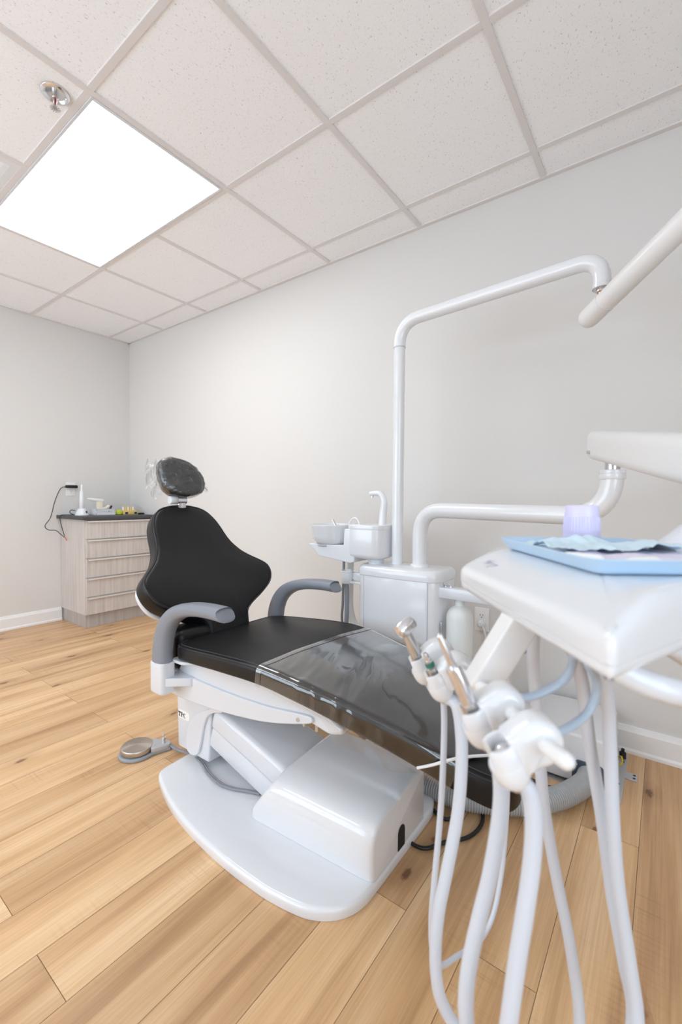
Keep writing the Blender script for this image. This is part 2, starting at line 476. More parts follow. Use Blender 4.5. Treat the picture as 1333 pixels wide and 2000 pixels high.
def baseboard(name, p0, p1, nrm):
    prof = [(0, 0), (.020, 0), (.020, .012), (.014, .020), (.014, .088), (.010, .096), (.007, .108), (.0, .110)]
    m = MB(); p0, p1, nrm = Vector(p0), Vector(p1), Vector(nrm)
    vs = [p+nrm*a+Vector((0, 0, h)) for p in (p0, p1) for a, h in prof]; n = len(prof)
    m.add(vs, [(i, i+1, n+i+1, n+i) for i in range(n-1)]+[tuple(range(n)), tuple(range(n, 2*n))])
    struct(name, m, TRIM, sharp=25)
baseboard('baseboard_back', (XL, YB, 0), (XR, YB, 0), (0, -1, 0))
baseboard('baseboard_left', (XL, YF, 0), (XL, 1.56, 0), (1, 0, 0))
baseboard('baseboard_right', (XR, YF, 0), (XR, YB, 0), (-1, 0, 0))

# ceiling lights
LAMP = emit('lit_diffuser', (.955, .985, 1, 1), 7.2)
def panel(name, label, k0, k1, r0, r1):
    xa, xb, ya, yb = gx(k1)+hw, gx(k0)-hw, gy(r1)+hw, gy(r0)-hw
    t = thing(name, label, 'ceiling light', ((xa+xb)/2, (ya+yb)/2, ZC), 'flat ceiling light panels')
    f = MB(); b = .011
    f.box(xa, xb, ya, ya+b, ZC-.004, ZC+.006, .001, 1); f.box(xa, xb, yb-b, yb, ZC-.004, ZC+.006, .001, 1)
    f.box(xa, xa+b, ya+b, yb-b, ZC-.004, ZC+.006, .001, 1); f.box(xb-b, xb, ya+b, yb-b, ZC-.004, ZC+.006, .001, 1)
    obj('frame', f, WHITE2, t)
    obj('diffuser', MB().cushion(rpoly([(xa+b, ya+b), (xb-b, ya+b), (xb-b, yb-b), (xa+b, yb-b)], .006, 3), .004, .0005, lambda x, y, h, k: (x, y, ZC-.002+h), kn=1, seg=1), LAMP, t)
panel('ceiling_light', 'bright white rectangular light panel set in the tiled ceiling beside the sprinkler', 2, 4, 1, 2)
panel('ceiling_light', 'added lit ceiling panel, unseen behind the camera', 2, 4, 5, 6)  # extra panel out of view, added for the light it gives

# sprinkler
sx_, sy_ = -1.804, .682
t = thing('fire_sprinkler', 'chrome recessed fire sprinkler on the ceiling beside the light panel', 'sprinkler', (sx_, sy_, ZC))
obj('escutcheon', MB().lathe([(.046, .006), (.046, .001), (.042, -.003), (.036, -.004), (.034, -.002), (.030, .003), (.018, .004)], (sx_, sy_, ZC), n=36), CHROME, t)
b = MB().lathe([(.010, .004), (.010, -.012), (.008, -.014)], (sx_, sy_, ZC), n=16)
for s_ in (-1, 1):
    b.tube(spline([(sx_+.009*s_, sy_, ZC-.012), (sx_+.016*s_, sy_, ZC-.024), (sx_+.012*s_, sy_, ZC-.040), (sx_, sy_, ZC-.048)], 4), .0022, 8)
obj('yoke', b, STEEL, t)
d = MB().lathe([(.004, -.046), (.004, -.050)], (sx_, sy_, ZC), n=12)
for i in range(12):
    a = 2*PI*i/12; d.obox((sx_+.010*math.cos(a), sy_+.010*math.sin(a), ZC-.050), (math.cos(a), math.sin(a), 0), (-math.sin(a), math.cos(a), 0), (0, 0, 1), .014, .003, .0014)
obj('deflector', d, STEEL, t)
obj('bulb', MB().lathe([(.001, -.013), (.0026, -.016), (.0026, -.038), (.001, -.042)], (sx_, sy_, ZC), n=10), RED, t)

# air diffuser, next cell beyond the lamp
xa, xb, ya, yb = gx(4)+hw, gx(3)-hw, gy(3)+hw, gy(2)-hw
cx, cy = (xa+xb)/2, (ya+yb)/2; hs = (xb-xa)/2
t = thing('air_vent', 'white square ceiling air vent cut off by the left edge of the photo', 'vent', (cx, cy, ZC))
f = MB()
def sq_ring(a0, z0, a1, z1):
    f.add([(cx+s*a0, cy+u*a0, z0) for s, u in ((-1, -1), (1, -1), (1, 1), (-1, 1))]+[(cx+s*a1, cy+u*a1, z1) for s, u in ((-1, -1), (1, -1), (1, 1), (-1, 1))],
          [(i, (i+1) % 4, 4+(i+1) % 4, 4+i) for i in range(4)])
sq_ring(hs, ZC+.002, hs-.03, ZC-.002); sq_ring(hs-.03, ZC-.002, hs-.10, ZC+.03)
obj('frame', f, SATIN, t)
for i in range(3):
    f = MB(); a = hs-.09-i*.06; sq_ring(a, ZC-.004, a-.045, ZC+.028); sq_ring(a-.045, ZC+.028, a-.047, ZC+.026); sq_ring(a-.047, ZC+.026, a-.004, ZC-.006)
    obj('louver', f, SATIN, t)

# ------------------------------------------------------------------ drawer cabinet in the corner
HANDLE = mat('pale_edge_pull', (224, 218, 213), .35)
cy0, cxf = 1.562, -3.64
t = thing('drawer_cabinet', 'pale ash five-drawer cabinet standing in the far corner under the charcoal counter', 'cabinet', (-3.87, 1.85, 0))
obj('carcass', MB().box(XL+.004, cxf-.018, cy0, YB-.003, .105, .861, .001, 1), LAM, t)
obj('toe_kick', MB().box(XL+.022, cxf-.03, cy0+.008, YB-.022, 0, .105, .001, 1), LAM2, t)
zs = [.107, .249, .402, .555, .708, .858]
for i in range(5):
    dr = obj('drawer', MB().box(cxf-.018, cxf, cy0+.004, YB-.012, zs[i]+.002, zs[i+1]-.002, .0012, 1), LAM, t)
    hmb = MB().box(cxf-.002, cxf+.016, cy0+.012, YB-.02, zs[i+1]-.006, zs[i+1]-.003, .0008, 1)
    hmb.box(cxf+.012, cxf+.016, cy0+.012, YB-.02, zs[i+1]-.016, zs[i+1]-.003, .0008, 1)
    obj('handle', hmb, HANDLE, dr)
ct = obj('countertop', MB().box(XL+.003, -3.615, 1.528, YB-.003, .8615, .889, .002, 2), COUNTER)
tag(ct, 'charcoal grey counter slab lying on the drawer cabinet in the far corner', 'countertop')

# things on the counter
ZK = .889
t = thing('curing_light', 'slim white cordless curing light standing in its white charging base on the counter', 'dental tool', (-3.9, 1.645, ZK))
c = (-3.9, 1.645, ZK)
obj('charging_base', MB().lathe([(.052, 0), (.053, .006), (.047, .018), (.038, .034), (.032, .050), (.026, .056)], c, n=28), WHITE, t)
obj('wand', MB().lathe([(.014, .054), (.018, .060), (.0185, .13), (.017, .17), (.014, .20), (.0105, .203)], c, n=20), WHITE, t)
obj('tip', MB().lathe([(.010, .200), (.008, .22), (.007, .250), (.005, .256)], c, n=14), WARM, t)
obj('button', MB().lathe([(.009, 0), (.009, .004)], (-3.862, 1.664, ZK+.028), ax=(.8, .45, .35), n=14), NAVY, t)
obj('power_cord', MB().tube(spline([(-3.93, 1.60, ZK+.006), (-3.935, 1.575, ZK+.015), (-3.93, 1.565, ZK+.03), (-3.925, 1.575, ZK+.045), (-3.915, 1.6, ZK+.04)], 5), .003, 8), CABLE, t)

bx0, bx1, by0, by1 = -3.93, -3.82, 1.725, 1.885
t = thing('plastic_basket', 'small white slotted plastic basket of dispensers on the counter', 'basket', (-3.875, 1.805, ZK))
m = MB(); m.box(bx0+.006, bx1-.006, by0+.006, by1-.006, ZK, ZK+.003)
for z_, hh in ((ZK+.004, .016), (ZK+.038, .012)):
    m.box(bx0, bx1, by0, by0+.003, z_, z_+hh); m.box(bx0, bx1, by1-.003, by1, z_, z_+hh)
    m.box(bx0, bx0+.003, by0, by1, z_, z_+hh); m.box(bx1-.003, bx1, by0, by1, z_, z_+hh)
for i in range(14):
    yy = by0+(by1-by0)*(i+.5)/14
    for xx in (bx0, bx1-.003): m.box(xx, xx+.003, yy-.003, yy+.003, ZK+.02, ZK+.038)
for i in range(9):
    xx = bx0+(bx1-bx0)*(i+.5)/9
    for yy in (by0, by1-.003): m.box(xx-.003, xx+.003, yy, yy+.003, ZK+.02, ZK+.038)
obj('basket_body', m, SATIN, t); obj('rim', MB().box(bx0-.004, bx1+.004, by0-.004, by0+.002, ZK+.049, ZK+.053).box(bx0-.004, bx1+.004, by1-.002, by1+.004, ZK+.049, ZK+.053).box(bx0-.004, bx0+.002, by0, by1, ZK+.049, ZK+.053).box(bx1-.002, bx1+.004, by0, by1, ZK+.049, ZK+.053), WHITE, t)
t = thing('dispenser_gun', 'cream cartridge dispenser standing in the white basket with its nozzle pointing left', 'dental tool', (-3.88, 1.775, ZK+.004))
obj('grip', MB().box(-3.90, -3.865, 1.755, 1.80, ZK+.004, ZK+.115, .008), CREAM, t)
obj('barrel', MB().tube([(-3.882, 1.80, ZK+.122), (-3.882, 1.735, ZK+.130), (-3.882, 1.69, ZK+.137)], [.017, .014, .009], 14, rnd=True), WARM, t)
t = thing('syringe_cap', 'small cream angled applicator lying in the white basket', 'dental tool', (-3.875, 1.84, ZK+.004))
obj('body', MB().tube(spline([(-3.875, 1.79, ZK+.052), (-3.875, 1.825, ZK+.058), (-3.875, 1.85, ZK+.075)], 5), [.012]*8+[.013]*3, 12, rnd=True), CREAM, t)
obj('cap', MB().tube([(-3.875, 1.852, ZK+.03), (-3.87, 1.872, ZK+.075)], .008, 10, rnd=True), CABLE, t)
o = obj('lime_dish', MB().lathe([(.020, 0), (.030, .006), (.032, .018), (.026, .034), (.012, .043), (.002, .045)], (-3.85, 1.925, ZK), n=20, sx=.7), LIME)
tag(o, 'lime green rounded plastic cup between basket and yellow block on the counter', 'cup')
t = thing('bur_block', 'yellow bur block holding white capped pieces on the counter', 'bur holder', (-3.855, 2.02, ZK))
obj('block', MB().box(-3.89, -3.82, 1.957, 2.085, ZK, ZK+.030, .004).box(-3.89, -3.85, 1.965, 2.078, ZK+.03, ZK+.038, .003), YELLOW, t)
for i in range(5):
    obj('piece', MB().lathe([(.0095, .036), (.0095, .066), (.008, .070)], (-3.872, 1.976+i*.022, ZK), n=12), WARM if i % 2 == 0 else YELLOW, t)
for y_ in (1.968, 2.050): obj('label_strip', MB().box(-3.8205, -3.8185, y_, y_+.024, ZK+.006, ZK+.024), NAVY, t)
o = obj('black_case', MB().cushion(rpoly([(-3.87, 2.095), (-3.835, 2.095), (-3.835, 2.155), (-3.87, 2.155)], .012), .014, .005, lambda x, y, h, k: (x, y, ZK+h)), CABLE)
tag(o, 'flat black case at the back of the counter by the wall corner', 'case')

# wall outlets
def outlet(c, u, n, label):
    c, u, n = Vector(c), Vector(u), Vector(n); z = Vector((0, 0, 1))
    t = thing('wall_outlet', label, 'outlet', tuple(c-z*.058), 'wall outlets')
    obj('faceplate', MB().obox(c+n*.003, u, z, n, .072, .116, .006, .0025), TRIM, t)
    for s in (-1, 1):
        q = c+z*.0195*s
        so = obj('socket', MB().cushion(rpoly([(-.0165, -.014), (.0165, -.014), (.0165, .014), (-.0165, .014)], .010), .003, .001, lambda x, y, h, k: q+u*x+z*y+n*(.005+h)), TRIM, t)
        sl = MB()
        for a in (-.0065, .0065): sl.obox(q+n*.0083+u*a+z*.003, u, z, n, .002, .008, .0008)
        sl.lathe([(.0025, 0), (.0025, .0008)], q+n*.0079-z*.008, ax=n, n=10)
        obj('slot', sl, DARK, so)
    return t
outlet((XL, 1.6405, 1.107), (0, 1, 0), (1, 0, 0), 'white wall outlet above the counter with a black adapter in its top socket')
outlet((-.7205, YB, .448), (1, 0, 0), (0, -1, 0), 'white wall outlet low behind the bottle with a white plug in it')
t = thing('power_adapter', 'black flat power adapter plugged in above the counter, thin cord looping down', 'adapter', (XL+.02, 1.64, 1.11))
obj('body', MB().box(XL+.0085, XL+.042, 1.594, 1.684, 1.117, 1.142, .006), CABLE, t)
obj('cord', MB().tube(spline([(XL+.025, 1.597, 1.128), (-4.0650,1.5480,1.1071), (-4.0550,1.5014,1.0002), (-4.0450,1.4666,0.8745), (-4.0400,1.4237,0.8052), (-4.0300,1.4455,0.7713), (-4.0100,1.4901,0.7658), (-3.9850,1.5144,0.7364), (-3.9650,1.5407,0.7064)], 8), .0030, 8), CABLE, t)
obj('cord_end', MB().tube([(-3.9650,1.5407,0.7106), (-3.9620,1.5508,0.6848)], .004, 8, rnd=True), ORANGE, t)
o = obj('grey_cord', MB().tube(spline([(-3.9500,1.5311,0.7205), (-3.9600,1.5166,0.7920), (-3.9900,1.5135,0.8581), (-3.99, 1.512, .868), (-3.985, 1.520, .890), (-3.98, 1.535, .893), (-3.96, 1.57, .8935), (-3.93, 1.59, .894)], 8), .003, 8), CABLE)
tag(o, 'thin dark cord hanging over the left edge of the charcoal counter', 'cord')
t = thing('plug', 'white three-prong plug in the lower socket of the low outlet', 'plug', (-.72, YB-.03, .41))
obj('plug_body', MB().lathe([(.019, .0085), (.019, .014), (.016, .026), (.010, .032)], (-.7205, YB, .4285), ax=(0, -1, 0), n=20), WHITE, t)
obj('plug_cord', MB().tube(spline([(-.712, YB-.024, .422), (-.70, YB-.03, .405), (-.69, YB-.032, .37), (-.68, YB-.034, .30), (-.66, YB-.034, .2), (-.60, YB-.04, .06), (-.52, YB-.05, .006), (-.46, YB-.09, .005)], 8), .0042, 10), WHITE, t)

# ------------------------------------------------------------------ dental chair
YC = 1.185
ch = thing('dental_chair', 'black vinyl dental chair with grey armrests on a white base, reclined beside the back wall', 'dental chair', (-1.0, 1.1, 0))

# base plate on the floor (z 0 .. .03), bulging towards the room
bp = [(-1.487, .90), (-1.465, .872), (-1.40, .845), (-1.315, .818), (-1.22, .797), (-1.125, .784), (-1.03, .776), (-.945, .773), (-.87, .774), (-.807, .777), (-.74, .787), (-.69, .800),
      (-.652, .820), (-.622, .847), (-.602, .88), (-.592, .915), (-.589, .96), (-.589, 1.10), (-.589, 1.28), (-.594, 1.33), (-.612, 1.37), (-.645, 1.40), (-.70, 1.415), (-.85, 1.42), (-1.1, 1.42), (-1.3, 1.41), (-1.42, 1.395), (-1.47, 1.36), (-1.492, 1.3), (-1.497, 1.1), (-1.494, .97)]
bp = [tuple(p) for p in spline([Vector((a, b, 0)) for a, b in bp], 4, True)]; bp = [(p[0], p[1]) for p in bp]
obj('base_plate', MB().cushion(bp, .030, .012, lambda x, y, h, k: (x, y, h), rb=.002, kn=2), WHITE, ch)

# pump housing: profile swept along x, left end slanted
def cover():
    prof = [(.926, .0305), (.924, .07), (.926, .115), (.934, .145), (.950, .165), (.975, .178), (1.01, .186), (1.06, .190), (1.13, .195), (1.20, .198), (1.255, .199), (1.264, .197), (1.268, .190), (1.269, .12), (1.269, .0305)]
    pr = [tuple(p)[1:] for p in spline([Vector((0, a, b)) for a, b in prof], 4)]
    m = MB(); vs = []; fs = []
    xs = [0, .004, .012, .03, .10, .2, .3, .40, .432, .443, .447]
    ins_ = [.022, .010, .003, 0, 0, 0, 0, 0, .002, .007, .016]
    n = len(pr)
    for q, d in zip(xs, ins_):
        for (y, z) in pr:
            hz = (z-.03)/.165
            x = -1.04+q
            if q < .2: x += (sm(hz)*.085)*(1-q/.2)          # slanted left end
            yy = 1.093+(y-1.093)*(1-d/.17); zz = .0305+(z-.0305)*(1-d/.165)
            yy += .026*(q/.442)*(1 if y < 1.093 else 0)*(1-hz*.4)
            vs.append((x, yy, zz))
    for i in range(len(xs)-1):
        for k in range(n-1): fs.append((i*n+k, i*n+k+1, (i+1)*n+k+1, (i+1)*n+k))
    fs.append(tuple(range(n))); fs.append(tuple((len(xs)-1)*n+k for k in range(n)))
    return m.add(vs, fs)
pc = obj('pump_housing', cover(), WHITE, ch, sharp=50)
# dark cable opening at the foot of its right end
k = [(1.088, .031), (1.088, .075)]+[(1.107+.019*math.cos(a), .078+.019*math.sin(a)) for a in [PI-PI*i/10 for i in range(11)]]+[(1.126, .075), (1.126, .031)]
obj('cable_opening', MB().cushion(k, .003, .0005, lambda y, z, h, kk: (-.5935+h, y, z), kn=0, seg=1), DARK, pc)

# lift arm: slanting box beam from the column down into the housing
a0, a1 = (-1.31, 1.115, .178), (-.93, 1.115, .075)
v = (Vector(a1)-Vector(a0)); L = v.length; ex = v.normalized(); ez = ex.cross(Vector((0, -1, 0))).normalized()
ez = Vector((-ex.z, 0, ex.x)); 
m = MB().obox((Vector(a0)+Vector(a1))/2+ez*.045, ex, (0, 1, 0), ez, L+.06, .235, .085, .022, 4)
la = obj('lift_arm', m, WHITE2, ch)
m = MB().obox((Vector(a0)+Vector(a1))/2-ez*.03, ex, (0, 1, 0), ez, L+.04, .222, .075, .006, 2)
obj('lower_link', m, WHITE2, la)

# column hanging under the seat at the head end
col = rpoly([(-1.557, 1.0), (-1.33, 1.0), (-1.33, 1.29), (-1.557, 1.29)], [.022, .01, .02, .05], 6)
cl = obj('column', MB().cushion(col, .25, .004, lambda x, y, h, k: (-1.45+(x+1.45)*(1-.10*(1-h/.25)), y, .055+h), kn=1), WHITE2, ch)
sp = [(-1.245, .285), (-1.265, .268), (-1.30, .258), (-1.335, .236), (-1.357, .200), (-1.372, .15), (-1.386, .095), (-1.402, .068), (-1.43, .056), (-1.458, .060), (-1.470, .082), (-1.468, .13), (-1.452, .175), (-1.42, .213), (-1.37, .243), (-1.32, .27), (-1.3, .29)]
sp = [(p[0], p[1]) for p in spline([Vector((a, b, 0)) for a, b in sp], 4, True)]
obj('side_plate', MB().cushion(sp, .012, .004, lambda x, z, h, k: (x, 1.001-h, z), kn=0), WHITE2, cl)
# printed badge with the three letters
bd = [(-1.535+.0, .2)]
bo = rpoly([(-1.537, .170), (-1.461, .170), (-1.461, .204), (-1.537, .204)], .016, 6)
YBD = .9935
badge = obj('badge', MB().cushion(bo, .002, .0008, lambda x, z, h, k: (x, 1.0005-h, z), kn=1), BADGE, cl)
lt = MB(); yl = .9981
def q2(x0, x1, z0, z1): lt.box(x0, x1, yl-.0006, yl+.0004, z0, z1)
bx, bz, H = -1.533, .178, .018
q2(bx+.0055, bx+.0095, bz, bz+H); q2(bx, bx+.015, bz+H-.003, bz+H); q2(bx, bx+.0016, bz+H-.006, bz+H); q2(bx+.0134, bx+.015, bz+H-.006, bz+H); q2(bx+.0035, bx+.0115, bz, bz+.0016)
bx += .0175
q2(bx+.002, bx+.006, bz, bz+H); q2(bx, bx+.008, bz, bz+.0016); q2(bx, bx+.009, bz+H-.0018, bz+H); q2(bx+.006, bx+.009, bz+H*.44, bz+H*.44+.0016)
for i in range(8):
    a = -PI/2+PI*i/7; b2 = -PI/2+PI*(i+1)/7
    if i < 7:
        cxp, czp = bx+.009, bz+H*.72
        lt.add([(cxp+.0055*math.cos(a), yl-.0006, czp+H*.28*math.sin(a)), (cxp+.0055*math.cos(b2), yl-.0006, czp+H*.28*math.sin(b2)), (cxp+.002*math.cos(b2), yl-.0006, czp+H*.2*math.sin(b2)), (cxp+.002*math.cos(a), yl-.0006, czp+H*.2*math.sin(a))], [(0, 1, 2, 3)])
bx += .0175
for i in range(14):
    a = math.radians(45+270*i/14); b2 = math.radians(45+270*(i+1)/14)
    f = lambda t: .0040 if abs(t-PI) < 1.0 else .0016
    cxp, czp = bx+.0075, bz+H/2
    lt.add([(cxp+.008*math.cos(a), yl-.0006, czp+H*.52*math.sin(a)), (cxp+.008*math.cos(b2), yl-.0006, czp+H*.52*math.sin(b2)),
            (cxp+(.008-f(b2))*math.cos(b2), yl-.0006, czp+(H*.52-.0016)*math.sin(b2)), (cxp+(.008-f(a))*math.cos(a), yl-.0006, czp+(H*.52-.0016)*math.sin(a))], [(0, 1, 2, 3)])
obj('lettering', lt, INK, cl, smooth=False)

# seat frame: upper shell and boat-shaped lower rail
up = [(-1.475, .452), (-1.47, .385), (-1.40, .372), (-1.213, .369), (-.988, .377), (-.86, .392), (-.80, .384), (-.745, .374), (-.700, .388), (-.695, .405), (-.80, .445), (-1.0, .468)]
sf = obj('seat_frame', MB().cushion(rpoly(up, .012, 3), .455, .010, lambda x, z, h, k: (x, .957+h, z), kn=0), WHITE2, ch)
lo = [(-1.585, .345), (-1.575, .315), (-1.53, .299), (-1.478, .291), (-1.39, .292), (-1.299, .298), (-1.211, .306), (-1.059, .326), (-.97, .343), (-.89, .364), (-.835, .381), (-.802, .394), (-.798, .408), (-.82, .412), (-.90, .402), (-1.0, .390), (-1.2, .382), (-1.45, .385), (-1.56, .392)]
lo = [(p[0], p[1]) for p in spline([Vector((a, b, 0)) for a, b in lo], 3, True)]
lr = obj('lower_rail', MB().cushion(lo, .475, .005, lambda x, z, h, k: (x, .947+h, z), kn=0), WHITE2, ch)
for (x, z, y_) in ((-.852, .390, .9465), (-1.385, .432, .9565), (-1.53, .312, .9465)):
    obj('screw', MB().lathe([(.006, -.001), (.006, .0015), (.003, .002)], (x, y_, z), ax=(0, -1, 0), n=14), STEEL, sf if y_ > .95 else lr)
for x in (-.86, -.81): obj('bolt', MB().lathe([(.006, -.022), (.006, 0)], (x, .985, .376), n=12), STEEL, sf)

# one long seat-and-leg cushion
HW = [(-1.462, .16), (-1.457, .215), (-1.445, .243), (-1.42, .262), (-1.38, .271), (-1.3, .277), (-1.2, .281), (-1.1, .284), (-1.0, .282), (-.9, .271), (-.8, .257), (-.7, .240), (-.6, .214), (-.5, .183), (-.43, .155), (-.38, .130), (-.34, .103), (-.31, .073), (-.293, .04)]
ZT = [(-1.47, .497), (-1.3, .511), (-1.2, .520), (-1.1, .527), (-1.03, .5305), (-.96, .528), (-.9, .520), (-.8, .505), (-.7, .485), (-.6, .457), (-.5, .422), (-.4, .376), (-.3, .323), (-.2, .27)]
TK = [(-1.47, .054), (-.95, .058), (-.6, .068), (-.3, .082)]
def smtab(tab, x):
    return (lerp_tab(tab, x-.03)+lerp_tab(tab, x-.015)+2*lerp_tab(tab, x)+lerp_tab(tab, x+.015)+lerp_tab(tab, x+.03))/6
so_ = [(x, YC-h) for x, h in HW]+[(-.287, YC)]+[(x, YC+h) for x, h in HW[::-1]]
so_ = [(p[0], p[1]) for p in spline([Vector((a, b, 0)) for a, b in so_], 5, True)]
def seat_fn(x, y, h, k, lift=0.0):
    T = smtab(TK, x); z1 = smtab(ZT, x)
    return (x, y, z1-T+h/.06*T+lift*(h/.06)+.006*sm(k*1.5)*(h/.06))
cu = obj('seat_cushion', MB().cushion(so_, .06, .018, seat_fn, kn=7, rb=.012), VINYL, ch, sharp=60)
def rim(out, d):
    n = len(out); r_ = []
    for i in range(n):
        a, b = Vector(out[i-1]), Vector(out[(i+1) % n]); t = (b-a).normalized(); nn = Vector((-t.y, t.x))
        r_.append((out[i][0]+nn.x*d, out[i][1]+nn.y*d))
    return r_
def sgn(out): return 1 if sum(out[i][0]*out[(i+1) % len(out)][1]-out[(i+1) % len(out)][0]*out[i][1] for i in range(len(out))) > 0 else -1
s_ = sgn(so_)
for nm, dd, hh, rr, mm in (('piping', .005, .0545, .0032, PIPING), ('seam', .0135, .0600, .0016, STITCH)):
    pth = [seat_fn(x, y, hh, 0) for x, y in rim(so_, dd*s_)]
    obj(nm, MB().tube(pth+[pth[0]], rr, 8, cap=False), mm, cu)

# backrest
B0 = Vector((-1.42, YC, .50)); BU = Vector((-.605, 0, .796)); BN = Vector((.796, 0, .605))
BH = [(-.03, .095), (.0, .10), (.05, .105), (.075, .125), (.10, .168), (.13, .232), (.165, .288), (.20, .313), (.235, .321), (.265, .315), (.295, .292), (.33, .255), (.365, .223), (.41, .197), (.45, .185), (.50, .176), (.54, .166), (.575, .150), (.60, .132), (.62, .105), (.632, .07)]
bo_ = [(-h, s) for s, h in BH]+[(-.03, .639), (.03, .639)]+[(h, s) for s, h in BH[::-1]]
bo_ = [(p[0], p[1]) for p in spline([Vector((a, b, 0)) for a, b in bo_], 5, True)]
def bk(w, s, n):
    f = .030*(abs(w)/.32)**2*math.exp(-((s-.23)/.14)**2)
    c_ = -.012*math.exp(-((s-.42)/.12)**2)*math.cos(min(1, abs(w)/.2)*PI/2)
    lum = .012*math.exp(-((s-.15)/.07)**2)*math.exp(-(w/.2)**2)
    nb = -.03*sm((.06-s)/.09)
    p = B0+BU*s+BN*(n+f+(c_+lum if n > -.04 else 0)+nb); return (p.x, p.y+w, p.z)
bt = obj('backrest', MB().cushion(bo_, .078, .020, lambda x, y, h, k: bk(x, y, h-.078+.006*sm(k*2)*(h > .05)), kn=8, rb=.016), VINYL, ch, sharp=60)
s_ = sgn(bo_)
pth = [bk(x, y, -.0048) for x, y in rim(bo_, .005*s_)]
obj('piping', MB().tube(pth+[pth[0]], .0034, 8, cap=False), PIPING, bt)
sh = [(x*.965, s if s < .30 else .30+(s-.30)*.4) for x, s in bo_ if s > .125 and s < .44]
sh = rpoly(sh, .004, 1)
obj('back_shell', MB().cushion(sh, .026, .012, lambda x, y, h, k: bk(x, y, h-.110), kn=3), WHITE2, ch)

obj('rear_cover', MB().box(-1.575, -1.445, .945, 1.30, .385, .535, .03, 4), VINYL, bt)
# headrest on a chrome joint
HC = Vector((-1.815, YC+.005, 1.128))
hr = thing_dummy = None
m = MB().lathe([(.0, -.018), (.017, -.018), (.019, -.014), (.019, .018), (.017, .022), (.0, .022)], (-1.815, YC-.028, 1.028), ax=(0, 1, 0), n=22, capb=False, capt=False)
jn = obj('headrest_joint', m, SATIN, ch)
obj('hinge', MB().box(-1.825, -1.795, YC-.012, YC+.028, .985, 1.062, .006).lathe([(.020, -.02), (.020, .025)], (-1.81, YC+.005, 1.028), ax=(0, 1, 0), n=20), CHROME, jn)
ho = [(-.088, .045), (-.083, .070), (-.066, .088), (-.030, .096), (.010, .092), (.052, .076), (.084, .048), (.104, .012), (.110, -.022), (.104, -.050), (.084, -.070), (.045, -.083), (.0, -.084), (-.040, -.075), (-.070, -.052), (-.084, -.015), (-.089, .02)]
ho = [(p[0], p[1]) for p in spline([Vector((a, b, 0)) for a, b in ho], 5, True)]
HN = Vector((.93, -.18, .32)).normalized(); HU = Vector((0, 0, 1)); HU = (HU-HN*HU.dot(HN)).normalized(); HWv = HU.cross(HN)
def hd(w, s, n):
    p = HC+HWv*w+HU*s+HN*n; return (p.x, p.y, p.z)
hm = obj('headrest', MB().cushion(ho, .060, .020, lambda x, y, h, k: hd(x, y, h-.045+.006*sm(k*1.6)*(h > .03)), kn=5), VINYL, ch, sharp=60)

# armrests
def arm(s):
    y = YC+s*.290
    p = [(-1.474, .438), (-1.471, .485), (-1.462, .530), (-1.443, .572), (-1.412, .608), (-1.37, .634), (-1.32, .651), (-1.26, .662), (-1.20, .667), (-1.15, .668), (-1.118, .667)]
    pts = spline([Vector((a, y, b)) for a, b in p], 4); n = len(pts)
    R = [.026-.004*sm(i/n*1.2) for i in range(n)]
    m = MB(); vs = []; fs = []; q = 16
    for i, P in enumerate(pts):
        t = (pts[min(i+1, n-1)]-pts[max(i-1, 0)]).normalized(); u = Vector((0, 1, 0)); w_ = t.cross(u).normalized()
        hw_ = .030+.006*sm((i/n-.35)*2.5); ht = .041-.019*sm(i/n*1.35)
        sl = .022*(i >= n-1)
        for k_ in range(q):
            a = 2*PI*k_/q; ca, sa = math.cos(a), math.sin(a)
            ca = math.copysign(abs(ca)**.75, ca); sa = math.copysign(abs(sa)**.75, sa)
            off = t*(-.024*max(sa, 0)*sm((i/n-.9)*10)) if False else Vector((0, 0, 0))
            vs.append(P+u*hw_*ca+w_*ht*sa*(-1)+off)
    for i in range(n-1):
        for k_ in range(q): fs.append((i*q+k_, i*q+(k_+1) % q, (i+1)*q+(k_+1) % q, (i+1)*q+k_))
    fs.append(tuple(range(q)))
    # slanted rounded end face
    t = Vector((1, 0, 0)); o = len(vs)
    for k_ in range(q):
        b_ = Vector(vs[(n-1)*q+k_]); b_.x -= (b_.z-pts[-1].z)*.8; vs[(n-1)*q+k_] = b_
    for f_, g_ in ((.86, .003), (.5, .005)):
        for k_ in range(q):
            b_ = Vector(vs[(n-1)*q+k_]); c_ = pts[-1]
            vs.append(c_+(b_-c_)*f_+t*g_)
    for i in range(2):
        a_ = (n-1)*q if i == 0 else o+(i-1)*q; b_ = o+i*q
        for k_ in range(q): fs.append((a_+k_, a_+(k_+1) % q, b_+(k_+1) % q, b_+k_))
    fs.append(tuple(o+q+k_ for k_ in range(q)))
    ar = obj('armrest', m.add(vs, fs), GREYARM, ch, sharp=50)
    k = MB().cushion(rpoly([(-1.516, y-.031), (-1.432, y-.031), (-1.432, y+.031), (-1.516, y+.031)], .022, 6), .118, .004, lambda x, yy, h, kk: (x, yy, .322+h), rb=.014)
    yi = YC+s*.232
    k.cushion(rpoly([(-1.465, YC+s*.290), (-1.436, YC+s*.308), (-1.366, YC+s*.245), (-1.366, yi), (-1.465, yi)], .006, 3), .030, .003, lambda x, yy, h, kk: (x, yy, .356+h), kn=0)
    k.cushion(rpoly([(-1.452, YC+s*.272), (-1.385, YC+s*.272), (-1.34, YC+s*.235), (-1.452, YC+s*.235)], .016, 4), .011, .003, lambda x, yy, h, kk: (x, yy, .436+h), kn=0)
    obj('socket', k, WHITE2, ar)
arm(-1); arm(1)

